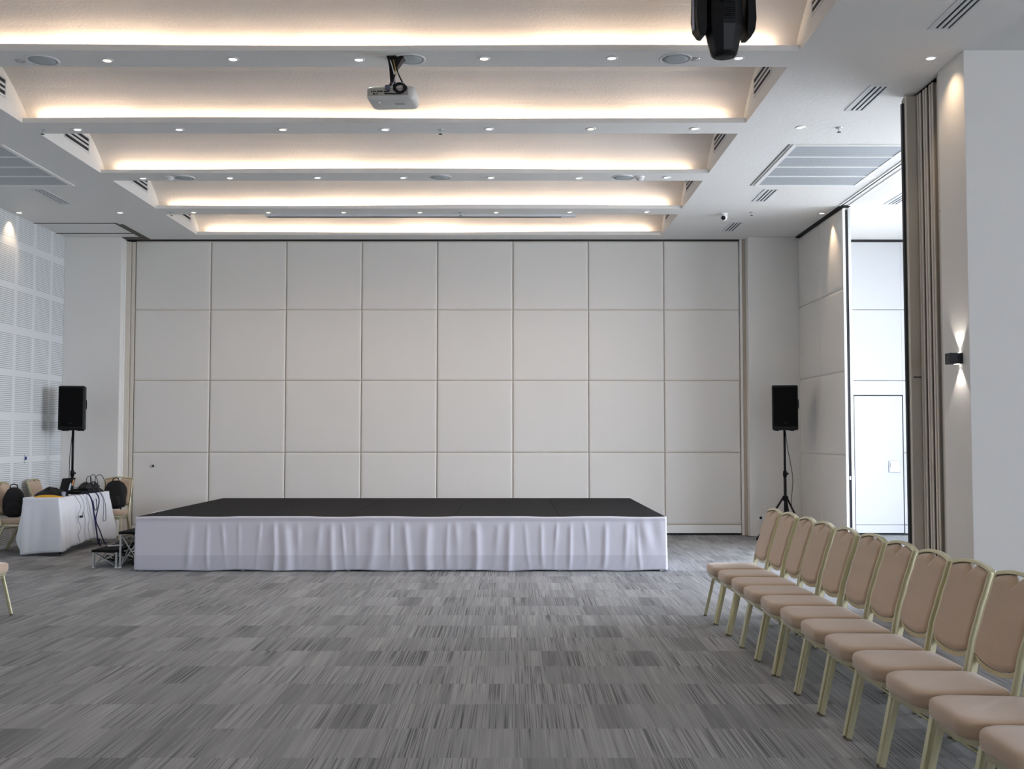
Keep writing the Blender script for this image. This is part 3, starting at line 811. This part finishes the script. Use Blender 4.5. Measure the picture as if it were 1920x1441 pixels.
# pile behind / on the lower step
lump('cable_pile', (-4.84, 13.62, .2125), .13, .24, .06, M['cable'], 33, 'pile of black cable coils on the lower step', 'cable', 0)
t = thing('power_strip', 'white lettered black power strip on the lower step', 'power strip', (-4.86, 13.25, .2125), .5)
t['label'] = 'slim pale power strip on the near edge of the lower step'
MB().box((-.09, -.014, 0), (.09, .014, .016)).build('strip_body', M['whiteplastic'], t, bevel=.003)
for i in range(4): MB().lathe([(.009, 0), (.009, .003)], (-.065 + i * .043, 0, .0165), 12).build('socket', M['black'], t)
for i in range(4):
    P = []
    rr = random.Random(60 + i)
    for k in range(9): P.append((-4.83 + rr.uniform(-.12, .12), 12.95 + k * .1, .02 + rr.uniform(0, .12)))
    cable(P, .006, M['cable'], ['loose black cable tangled under the steps, lowest strand', 'black cable under the lower step, curling forward', 'black cable snaking between the step braces', 'black cable behind the silver braces'][i], group='cables under the steps')
lump('cable_pile', (-4.52, 13.4, 0), .095, .38, .16, M['cable'], 35, 'dark heap of cables on the floor under the upper step', 'cable', 0)
lump('cable_pile', (-5.35, 14.75, 0), .16, .3, .08, M['cable'], 36, 'heap of black cables on the floor between table and steps', 'cable', 0)

# ------------------------------------------------------------------ loudspeakers on stands
def stand(label, x, y, rz, ztop=1.63):
    t = thing('speaker_stand', label, 'speaker stand', (x, y, 0), rz, 'loudspeaker stands')
    MB().lathe([(.022, .10), (.022, 1.02)], n=16).build('lower_pole', M['blackmetal'], t)
    MB().lathe([(.017, .98), (.017, ztop + .017)], n=16).build('upper_pole', M['blackmetal'], t)
    cl = MB().lathe([(.030, .96), (.030, 1.03), (.022, 1.045)], n=16).build('collar', M['black'], t)
    MB().lathe([(.008, .015), (.008, .035), (.016, .037), (.016, .052)], (0, 0, 1.0), 10, 'x').build('knob', M['black'], cl)
    MB().lathe([(.03, .60), (.045, .61), (.045, .66), (.024, .68)], n=16).build('hub', M['black'], t)
    MB().lathe([(.026, .20), (.026, .25)], n=16).build('brace_collar', M['black'], t)
    for k in range(3):
        a = k * 2 * PI / 3 + PI / 6; ca, sa = math.cos(a), math.sin(a); R = .43
        lg = MB().tube([(.035 * ca, .035 * sa, .64), (R * ca, R * sa, .02)], (.015), 10).build('leg', M['blackmetal'], t)
        MB().lathe([(.018, 0), (.018, .03), (.014, .04)], (R * ca, R * sa, 0), 10).build('rubber_foot', M['blackseal'], lg)
        MB().tube([(.02 * ca, .02 * sa, .225), (.255 * ca, .255 * sa, .298)], .007, 8).build('brace', M['blackmetal'], t)
    return t
def speaker(label, x, y, z, rz):
    t = thing('loudspeaker', label, 'loudspeaker', (x, y, z), rz, 'black loudspeakers on stands')
    w, h, d = .19, .665, .34
    m = MB(); rings = []
    for z_, q in [(0, .93), (.02, 1), (h - .02, 1), (h, .95)]:
        rings.append([(-w * q, -.17 * q, z_), (-w * q + .02, -.19 * q, z_), (w * q - .02, -.19 * q, z_), (w * q, -.17 * q, z_), (w * .8 * q, .1, z_), (w * .5 * q, .16 * q, z_), (-w * .5 * q, .16 * q, z_), (-w * .8 * q, .1, z_)])
    m.loft(rings, True, False); m.build('cabinet', M['black'], t, bevel=.012)
    MB().box((-w + .022, -.2, .055), (w - .022, -.185, h - .03)).build('front_grille', M['grille'], t, bevel=.008)
    MB().box((-.022, -.2025, .10), (.022, -.199, .112)).build('badge', M['darkslot'], t)
    MB().box((-.13, -.17, -.012), (-.09, .1, .004)).box((.09, -.17, -.012), (.13, .1, .004)).build('foot_rail', M['black'], t)
    MB().tube([(.192, -.10, .30), (.199, -.10, .33), (.199, -.10, .43), (.192, -.10, .46)], .008, 8).build('side_handle', M['black'], t)
    return t
RS = (4.065, 16.05); LS = (-6.63, 16.25)
stand('black tripod stand under the right loudspeaker, behind the row of chairs', RS[0], RS[1], 0)
speaker('black loudspeaker on a tripod in the right back corner', RS[0], RS[1] + .02, 1.648, -.14)
stand('black tripod stand under the left loudspeaker, behind the control table', LS[0], LS[1], PI / 3)
speaker('black loudspeaker on a tripod at the slotted left wall', LS[0], LS[1] + .02, 1.648, .16)
cable([(RS[0] + .03, RS[1] + .05, 1.62), (RS[0] + .04, RS[1], 1.4), (RS[0] + .08, RS[1] - .02, 1.15), (RS[0] + .11, RS[1] - .02, .9), (RS[0] + .09, RS[1], .55), (RS[0] + .14, RS[1] + .05, .2), (RS[0] - .1, PY - .1, .01), (RS[0] - .42, PY - .06, .01)], .005, M['cable'], 'black cable hanging loosely down the right speaker stand')
cable([(LS[0] - .03, LS[1] + .05, 1.62), (LS[0] - .04, LS[1], 1.3), (LS[0] - .045, LS[1], 1.05), (LS[0] - .04, LS[1], .7), (LS[0] - .05, LS[1] + .1, .1)], .005, M['cable'], 'black cable running down the left speaker stand')

# wall bits
t = thing('wall_socket', 'white double wall socket low on the pier behind the first chair', 'socket', (at_z(1427, 968, .33).x * 0 + (1427 - 960) / F * 16.9, PY, .29))
MB().box((-.085, -.01, -.04), (.085, 0, .04)).build('socket_plate', M['white'], t, bevel=.003)
for s in (-1, 1): MB().lathe([(.022, -.0105), (.022, -.012)], (s * .04, 0, 0), 16, 'y').build('socket_hole', M['darkslot'], t)
t = thing('wall_clip', 'tiny blue clip with a thin cord on the slotted left wall', 'clip', (XL, 15.62, 1.24))
MB().box((0, -.014, -.025), (.02, .014, .025)).build('clip_body', M['blue'], t, bevel=.003)
MB().tube([(.004, -.03, .06), (.004, -.035, -.08)], .002, 6).build('cord', M['greycable'], t)

# sconce on the pier
t = thing('wall_sconce', 'small black up and down wall light on the beige side of the right pier', 'wall light', (3.68, 8.80, 2.19))
MB().box((-.105, -.055, -.045), (-.04, .055, .045)).build('shade', M['blackmetal'], t, bevel=.003)
MB().box((-.04, -.05, -.043), (0, .05, .043)).build('back_box', M['black'], t, bevel=.002)
def spot(loc, rot, power, color, size, blend=.5, r=.02):
    l = bpy.data.lights.new('spot', 'SPOT'); l.energy = power; l.color = color; l.spot_size = size; l.spot_blend = blend; l.shadow_soft_size = r
    o = bpy.data.objects.new('spot_light', l); COL.objects.link(o); o.location = loc; o.rotation_euler = rot; return o
for s in (1, -1):
    l = MB().lathe([(.022, 0), (.022, .003)], (-.03, 0, .0435 if s > 0 else -.0465), 16).build('lamp_lens', M['led'], t)
    # slightly away from the wall so the beam grazes it
    spot((3.68 - .03, 8.80, 2.19 + s * .052), (PI if s > 0 else 0, 0, 0), 6.0, (1, .9, .82), math.radians(80), .3, .012)

# ------------------------------------------------------------------ ceiling fittings
def downlight(px, py, label, g=None, glow='led', r=.052):
    p = at_z(px, py, CZ)
    t = thing('downlight', label, 'downlight', (p.x, p.y, CZ), 0, g)
    rg = MB(); n = 24
    rg.lathe([(r, 0), (r, -.006), (r - .006, -.010), (r * .72, -.010), (r * .66, -.002)], n=n, cap=False); rg.build('trim_ring', M['whiteplastic'], t)
    MB().lathe([(r * .70, -.003), (r * .60, -.0065), (.002, -.0075)], n=n).build('lamp', M[glow], t)
    return p
bn = {1: 'nearest visible beam', 2: 'second beam from the front', 3: 'third beam from the front', 4: 'farthest beam before the last cove'}
DL = {1: ([(201, 112.5), (437, 110), (673, 111), (908, 109), (1147, 108), (1385, 108)], 'led'),
      2: ([(145, 242), (336, 242), (530, 242), (722, 242), (917, 241), (1108, 241), (1303, 240.5)], 'led'),
      3: ([(268, 333.5), (431, 333), (595, 332.5), (756, 332.5), (920, 332.5), (1085, 333), (1250, 332)], 'led'),
      4: ([(363, 397.5), (503, 397.5), (644, 397.5), (787, 397.5), (930, 397.5), (1068, 397), (1212, 396.5)], 'led')}
for b_, (L_, g_) in DL.items():
    for i, (x, y) in enumerate(L_):
        gl = ['ledd', 'ledw', 'led'][(i + b_) % 3] if b_ < 4 else 'ledw'
        downlight(x, y, 'small round recessed downlight on the %s, %s from the left' % (bn[b_], ordn[i]), 'recessed downlights on the ceiling beams', gl, .05 if b_ < 4 else .042)
for b_, (L_, g_) in DL.items():
    for i, (x, y) in enumerate(L_):
        p = at_z(x, y, CZ); warm = b_ == 4 or (i + b_) % 3 == 1
        spot((p.x, p.y, CZ - .016), (0, 0, 0), DLP * (2.2 if b_ == 4 else 1), (1, .76, .54) if warm else (1, .95, .90), math.radians(158 if b_ == 4 else 120), 1, .03)
for q_, yf in enumerate((beams[5], beams[6])):  # two unseen rows of downlights added over the camera to light the chairs
    for i in range(7):
        x = -4.3 + i * .99
        t = thing('downlight', 'added downlight over the camera, %s beam above the frame, %s from the left' % (['first', 'second'][q_], ordn[i]), 'downlight', (x, yf + .2, CZ), 0, 'recessed downlights on the ceiling beams')
        MB().lathe([(.05, 0), (.05, -.006), (.044, -.010), (.036, -.010), (.033, -.002)], n=24, cap=False).build('trim_ring', M['whiteplastic'], t)
        MB().lathe([(.035, -.003), (.03, -.0065), (.002, -.0075)], n=24).build('lamp', M['led'], t)
        spot((x, yf + .2, CZ - .016), (0, 0, 0), DLP, (1, .94, .88), math.radians(120), 1, .03)
side = [(1745, 108, 'led', 'recessed downlight nearest the right pier, lighting its beige side'), (1501, 238, 'ledw', 'recessed downlight on the right ceiling between sprinkler and coffers'),
        (1632, 333, 'ledw', 'recessed downlight between the large right grille and the partition track'), (1541, 399, 'ledw', 'recessed downlight glowing on the padded partition by the opening'),
        (225, 398, 'ledd', 'recessed downlight on the left ceiling near the back corner'), (36, 398, 'ledw', 'recessed downlight tight against the slotted left wall')]
SP = []
for (x, y, g_, lb) in side: SP.append(downlight(x, y, lb, 'recessed downlights beside the coffers', g_))
WS = (1, .72, .47)
def aim(p, q): return (Vector(q) - Vector(p)).to_track_quat('-Z', 'Y').to_euler()
def wash(p, tgt, power, ang, bl=.6):
    l = spot((p.x, p.y, CZ - .02), (0, 0, 0), power, WS, math.radians(ang), bl, .02); l.rotation_euler = aim(l.location, tgt)
wash(SP[3], (XT, SP[3].y - .12, 3.75), 24, 62, .9)
wash(SP[5], (XL, SP[5].y, 3.9), 14, 84, .8)
wash(SP[0], (3.68, 8.85, 3.5), 13, 105, 1)

# round ceiling loudspeakers
def ceil_speaker(px, py, label, r=.135):
    p = at_z(px, py, CZ)
    t = thing('ceiling_speaker', label, 'ceiling speaker', (p.x, p.y, CZ), 0, 'round loudspeakers in the ceiling beams')
    MB().lathe([(r, 0), (r, -.005), (r - .006, -.009), (r - .016, -.009), (r - .02, -.003)], n=40, cap=False).build('rim', M['whiteplastic'], t)
    MB().lathe([(r - .017, -.004), (r * .5, -.0075), (.003, -.009)], n=40).build('speaker_grille', M['mesh'], t)
ceil_speaker(80, 112.5, 'large round ceiling loudspeaker at the left end of the nearest beam')
ceil_speaker(768, 110.5, 'large round ceiling loudspeaker beside the projector mount')
ceil_speaker(1267, 109.5, 'large round ceiling loudspeaker at the right end of the nearest beam')
ceil_speaker(344, 333, 'round ceiling loudspeaker on the third beam, left one', .14)
ceil_speaker(825, 332, 'round ceiling loudspeaker on the third beam, middle one', .14)
ceil_speaker(1168, 332.5, 'round ceiling loudspeaker on the third beam, right one', .14)

def sprinkler(px, py, label):
    p = at_z(px, py, CZ)
    t = thing('sprinkler', label, 'sprinkler', (p.x, p.y, CZ), 0, 'ceiling sprinklers')
    MB().lathe([(.034, .002), (.032, -.006), (.02, -.008)], n=20).build('escutcheon', M['alu'], t)
    MB().lathe([(.008, -.006), (.008, -.03), (.004, -.045)], n=10).build('sprinkler_head', M['alu'], t)
    MB().lathe([(.02, -.046), (.02, -.049), (.003, -.05)], n=12).build('deflector', M['darkslot'], t)
sprinkler(1573, 239, 'metal sprinkler head on the right ceiling above the large grille')
sprinkler(1409, 397.5, 'metal sprinkler head beside the dome camera')
sprinkler(80, 243, 'metal sprinkler head at the left end of the second beam')
sprinkler(826, 243, 'metal sprinkler head in the middle of the second beam')
sprinkler(322, 398, 'metal sprinkler head at the left end of the farthest beam')
sprinkler(864, 398, 'metal sprinkler head in the middle of the farthest beam')
def cover(px, py, label):
    p = at_z(px, py, CZ)
    t = thing('sprinkler_cover', label, 'sprinkler', (p.x, p.y, CZ), 0, 'flush sprinkler covers')
    MB().lathe([(.042, 0), (.040, -.006), (.034, -.009)], n=24, cap=False).build('escutcheon', M['alu'], t)
    MB().lathe([(.033, -.003), (.02, -.012), (.004, -.016)], n=20).build('sprinkler_cap', M['alu'], t)
cover(38, 113, 'shiny flush sprinkler cover at the left edge of the nearest beam')
cover(1303, 110, 'shiny flush sprinkler cover on the nearest beam below the moving stage light')

def detector(px, py, label):
    p = at_z(px, py, CZ)
    t = thing('smoke_detector', label, 'smoke detector', (p.x, p.y, CZ), 0, 'smoke detectors on the third beam')
    MB().lathe([(.055, 0), (.055, -.015), (.05, -.018)], n=28).build('mount', M['white'], t)
    MB().lathe([(.044, -.018), (.042, -.04), (.03, -.05), (.004, -.052)], n=28).build('sensor_dome', M['whiteplastic'], t)
detector(318, 331, 'white smoke detector on the left part of the third beam')
detector(1200, 331, 'white smoke detector on the right part of the third beam')
p = at_z(1357, 400.5, CZ)
t = thing('security_camera', 'small white dome security camera with a black eye on the right ceiling', 'camera', (p.x, p.y, CZ))
MB().lathe([(.055, 0), (.055, -.02), (.045, -.03)], n=28).build('mount', M['white'], t)
MB().lathe([(.047, -.02), (.052, -.05), (.045, -.08), (.028, -.10), (.003, -.108)], n=28).build('housing', M['whiteplastic'], t)
e_ = MB().lathe([(.03, 0), (.03, -.012), (.02, -.022), (.002, -.026)], n=24, axis='y').build('lens', M['black'], t); e_.location = (-.012, -.038, -.065); e_.rotation_euler = (.5, 0, -.25)

# linear vents in the soffits
def vent(name, x0, x1, y0, y1, label, group):
    t = thing(name, label, 'vent', ((x0 + x1) / 2, (y0 + y1) / 2, CZ), 0, group)
    w, d = (x1 - x0) / 2, (y1 - y0) / 2; z = -.008
    f = MB().box((-w - .022, -d - .022, z), (-w, d + .022, 0)).box((w, -d - .022, z), (w + .022, d + .022, 0)).box((-w, -d - .022, z), (w, -d, 0)).box((-w, d, z), (w, d + .022, 0))
    f.build('frame', M['slat'], t, bevel=.002)
    MB().box((-w, -d, -.001), (w, d, 0)).build('backing', M['darkslot'], t)
    for i in range(3):
        x = -w + 2 * w * (i + .5) / 3 - .004 + (-.018)
        MB().add([(x, -d, -.007), (x + .026, -d, -.007), (x + .026, d, -.007), (x, d, -.007), (x, -d, -.002), (x + .026, -d, -.002), (x + .026, d, -.002), (x, d, -.002)],
                 [(0, 3, 2, 1), (4, 5, 6, 7), (0, 1, 5, 4), (1, 2, 6, 5), (2, 3, 7, 6), (3, 0, 4, 7)]).build('slat', M['slat'], t)
GV = 'linear slot vents in the side ceilings'
vent('ceiling_vent', 3.235, 3.375, 7.40, 8.15, 'three-slot linear vent at the top right of the photo, nearest the camera', GV)
vent('ceiling_vent', 3.235, 3.375, 9.52, 10.23, 'three-slot linear vent before the folded partition stack', GV)
vent('ceiling_vent', 3.235, 3.375, 13.56, 14.25, 'three-slot linear vent just beyond the large right grille', GV)
vent('ceiling_vent', 3.235, 3.375, 15.66, 16.33, 'three-slot linear vent near the back wall below the dome camera', GV)
vent('ceiling_vent', -6.12, -5.98, 13.55, 14.4, 'three-slot linear vent on the left ceiling beyond the left grille', GV)
q = at_z(1690, 370, CZ)
vent('ceiling_vent', q.x - .07, q.x + .07, q.y - .35, q.y + .4, 'faint linear vent in the bright ceiling of the next room', GV)

def big_grille(x0, x1, y0, y1, label):
    t = thing('return_air_grille', label, 'grille', ((x0 + x1) / 2, (y0 + y1) / 2, CZ), 0, 'large perforated return air grilles')
    w, d = (x1 - x0) / 2, (y1 - y0) / 2; b = .05
    f = MB().box((-w, -d, -.012), (-w + b, d, 0)).box((w - b, -d, -.012), (w, d, 0)).box((-w + b, -d, -.012), (w - b, -d + b, 0)).box((-w + b, d - b, -.012), (w - b, d, 0))
    n = 4; Lp = (2 * d - 2 * b) / n
    for i in range(1, n): f.box((-w + b, -d + b + Lp * i - .018, -.012), (w - b, -d + b + Lp * i + .018, 0))
    f.build('frame', M['white'], t, bevel=.002)
    for i in range(n):
        y = -d + b + Lp * i
        MB().box((-w + b, y + (.018 if i else 0), -.006), (w - b, y + Lp - (.018 if i < n - 1 else 0), -.001)).build('perforated_plate', M['perf'], t)
    MB().box((-w - .045, -d, -.004), (-w - .031, d, 0)).build('service_slot', M['groove'], t)
big_grille(3.03, 4.33, 11.45, 13.36, 'large square perforated grille in the right ceiling')
big_grille(-6.83, -5.49, 11.45, 13.36, 'large square perforated grille in the left ceiling, cut by the frame')

# vents on the coffer side walls
def side_vent(x, sgn, yf, label):
    t = thing('wall_vent', label, 'vent', (x, yf - .72, 4.93), 0, 'slot vents on the coffer end walls')
    h, d = .075, .33; th = .008
    e = -sgn * th
    def bx(y0, y1, z0, z1, t0=0.0, t1=None):
        a_, b2 = sorted((-sgn * t0, e if t1 is None else -sgn * t1)); return (a_, y0, z0), (b2, y1, z1)
    f = MB()
    for q_ in ((-d - .02, -d, -h - .02, h + .02), (d, d + .02, -h - .02, h + .02), (-d, d, -h - .02, -h), (-d, d, h, h + .02)): f.box(*bx(*q_))
    f.build('frame', M['slat'], t)
    MB().box(*bx(-d, d, -h, h, 0, .001)).build('backing', M['darkslot'], t)
    for i in range(2):
        z_ = -h + 2 * h * (i + 1) / 3
        MB().box(*bx(-d, d, z_ - .012, z_ + .012, .001, .006)).build('slat', M['slat'], t)
cn = ['farthest', 'fourth', 'third', 'second', 'nearest']
for i in range(5):
    side_vent(CX1, 1, beams[i], 'three-slot vent in the right end wall of the %s coffer' % cn[i])
    if i < 4: side_vent(CX0, -1, beams[i], 'three-slot vent in the left end wall of the %s coffer' % cn[i])

# projection screen housing under the farthest beam
t = thing('projection_screen', 'long slim white projection screen housing under the farthest beam', 'projection screen', (-1.3, 15.15, CZ))
MB().box((-2.2, -.045, -.03), (2.2, .045, .002)).build('housing', M['slat'], t, bevel=.004)
MB().box((-2.17, -.02, -.034), (2.0, .03, -.029)).build('slot', M['blackseal'], t)

# ------------------------------------------------------------------ projector
t = thing('projector', 'white ceiling projector with black cables coiled on its back', 'projector', (-.985, 8.80, 4.30), math.radians(-4))
m = MB()
def rr_ring(w, d, z, r=.05, n=6):
    pts = []
    for (cx, cy, a0) in ((w - r, d - r, 0), (-w + r, d - r, 90), (-w + r, -d + r, 180), (w - r, -d + r, 270)):
        for i in range(n + 1):
            a = math.radians(a0 + 90 * i / n); pts.append((cx + r * math.cos(a), cy + r * math.sin(a), z))
    return pts
m.loft([rr_ring(.165, .125, 0), rr_ring(.185, .145, .006), rr_ring(.198, .155, .03), rr_ring(.2, .158, .085), rr_ring(.195, .152, .105), rr_ring(.18, .14, .112)])
pb = m.build('projector_body', M['projector'], t)
MB().box((-.185, -.1605, .03), (.15, -.1575, .092)).build('port_panel', mat('port_panel', (170, 166, 158), .5), pb)
for i, (x, z, w_) in enumerate([(-.15, .065, .006), (-.135, .065, .006), (-.12, .065, .006), (-.095, .065, .012), (-.07, .065, .012), (-.13, .045, .010), (-.105, .045, .006), (-.03, .062, .02), (-.02, .045, .025)]):
    MB().box((x - w_, -.163, z - .005), (x + w_, -.160, z + .005)).build('port', M['black'], pb)
MB().lathe([(.02, -.003), (.02, 0)], (-.11, -.08, -.001), 16).build('foot', M['whiteplastic'], pb)
MB().box((.02, -.05, -.002), (.10, .0, .0)).build('rating_plate', M['mesh'], pb)
MB().tube([(.0, 0, .112), (-.02, .0, .38)], .022, 14).build('mount_pole', M['black'], t)
MB().box((-.05, -.05, .385), (.09, .06, .4)).build('ceiling_plate', M['black'], t, bevel=.003)
MB().add([(-.03, -.03, .30), (.03, -.03, .30), (.03, .03, .30), (-.03, .03, .30), (-.045, -.04, .385), (.085, -.04, .385), (.085, .05, .385), (-.045, .05, .385)],
         [(0, 3, 2, 1), (4, 5, 6, 7), (0, 1, 5, 4), (1, 2, 6, 5), (2, 3, 7, 6), (3, 0, 4, 7)]).build('mount_bracket', M['black'], t)
MB().lathe([(.035, .112), (.035, .135), (.028, .15)], n=16).build('mount_joint', M['blackmetal'], t)
GPC = 'cables on the ceiling projector'
def pc(P, r, mtl, label): MB().tube(smooth_path([Vector(p) + Vector((0, 0, 0)) for p in P], 6), r, 6).build('cable', mtl, t)
pc([(-.03, -.03, .385), (.0, -.05, .30), (.02, -.06, .2), (.0, -.09, .13), (-.03, -.16, .08)], .004, M['whiteplastic'], '')
pc([(.01, -.03, .385), (.03, -.05, .30), (.06, -.05, .22), (.085, -.06, .17)], .006, M['cable'], '')
pc([(.0, -.03, .385), (.02, -.05, .31), (.03, -.05, .24)], .004, mat('yellow_cable', (190, 160, 60), .5), '')
pc([(.02, -.05, .24), (.01, -.09, .16), (.0, -.15, .13), (-.01, -.168, .06)], .007, M['cable'], '')
for j in range(5):
    P = []
    for i in range(15):
        a = 2 * PI * i / 14; P.append((.085 + (.055 - .006 * j) * math.cos(a), -.166 - .004 * j + .012 * math.sin(a * 2 + j), .085 + (.045 - .004 * j) * math.sin(a)))
    pc(P, .004, M['cable'], '')
pc([(-.02, -.166, .045), (.05, -.168, .04), (.10, -.168, .045)], .005, M['cable'], '')
pc([(-.03, -.10, .13), (.03, -.13, .15), (.05, -.15, .12), (.08, -.165, .13)], .004, M['greycable'], '')
MB().box((-.035, -.19, .07), (.005, -.162, .11)).build('plug_block', mat('grey_plug', (90, 94, 108), .5), t, bevel=.004)
MB().box((.05, -.12, .112), (.12, -.05, .15)).build('adapter_box', M['whiteplastic'], t, bevel=.008)

# ------------------------------------------------------------------ moving-head stage light under the beam above the camera's view
t = thing('moving_head_light', 'black moving head stage light hanging from the ceiling at top right', 'stage light', (1.36, 6.79, CZ), math.radians(7))
MB().box((-.17, -.14, -.16), (.17, .14, .002)).build('base', M['black'], t, bevel=.02)
yk = MB()
yk.box((-.175, -.07, -.25), (.175, .07, -.18))
yk.lathe([(.06, -.19), (.06, -.15)], n=20)
yk.build('yoke', M['black'], t, bevel=.012)
for s in (-1, 1):
    a = MB()
    ring = lambda z, x0, x1, d_: [(s * x0, -d_, z), (s * x1, -d_ * .8, z), (s * x1, d_ * .8, z), (s * x0, d_, z)]
    a.loft([ring(-.20, .135, .178, .085), ring(-.32, .134, .192, .09), ring(-.48, .134, .198, .09), ring(-.55, .132, .190, .085), ring(-.60, .135, .165, .06)], True, False)
    ar = a.build('yoke_arm', M['black'], t, bevel=.008)
    MB().box((min(s * .197, s * .2), -.02, -.55) if s > 0 else (-.2005, -.02, -.55), (max(s * .197, s * .2), .02, -.33)).build('light_strip', M['greycable'], ar)
    MB().lathe([(.04, 0), (.04, .03)], (s * .11 - .015, 0, -.47), 20, 'x').build('pivot', M['blackmetal'], ar)
hd = MB()
hd.lathe([(.055, -.27), (.10, -.295), (.126, -.36), (.131, -.46), (.127, -.54), (.112, -.60), (.090, -.69), (.083, -.705)], n=10, smooth=False)
h_ = hd.build('lamp_head', M['blackmetal'], t, bevel=.006)
MB().lathe([(.078, -.7055), (.074, -.712), (.062, -.709)], n=24).build('lens_ring', M['black'], h_)
MB().lathe([(.06, -.7125), (.03, -.716), (.003, -.718)], n=24).build('lens', M['black'], h_)
for (z0, z1) in ((-.40, -.33), (-.51, -.43)):
    for i in range(6):
        z_ = z0 + (z1 - z0) * i / 6
        MB().box((-.035, -.133, z_), (.035, -.120, z_ + .006)).build('cooling_fin', M['black'], h_)
MB().lathe([(.006, -.127), (.006, -.11)], (-.05, 0, -.40), 8, 'y').build('screw', M['grille'], h_)

# ------------------------------------------------------------------ daylight
w_ = bpy.data.worlds.new('world'); scn.world = w_; w_.use_nodes = True
nt = w_.node_tree; bg = nt.nodes['Background']
bg.inputs['Color'].default_value = (.81, .885, 1.02, 1); bg.inputs['Strength'].default_value = 12.5
p_ = area('window_portal', (XR + .1, 11.8, 2.3), 6.0, 4.4, 1, (1, 1, 1), (PI / 2, 0, PI / 2))
p_.data.cycles.is_portal = True
p_ = area('window_portal', ((FW0 + FW1) / 2, YF - .1, (FZ0 + FZ1) / 2), FW1 - FW0, FZ1 - FZ0, 1, (1, 1, 1), (PI / 2, 0, 0))
p_.data.cycles.is_portal = True

scn.view_settings.view_transform = 'Standard'; scn.view_settings.look = 'None'
scn.view_settings.exposure = .29; scn.view_settings.gamma = 1; scn.view_settings.use_curve_mapping = False
scn.cycles.max_bounces = 10; scn.cycles.diffuse_bounces = 7
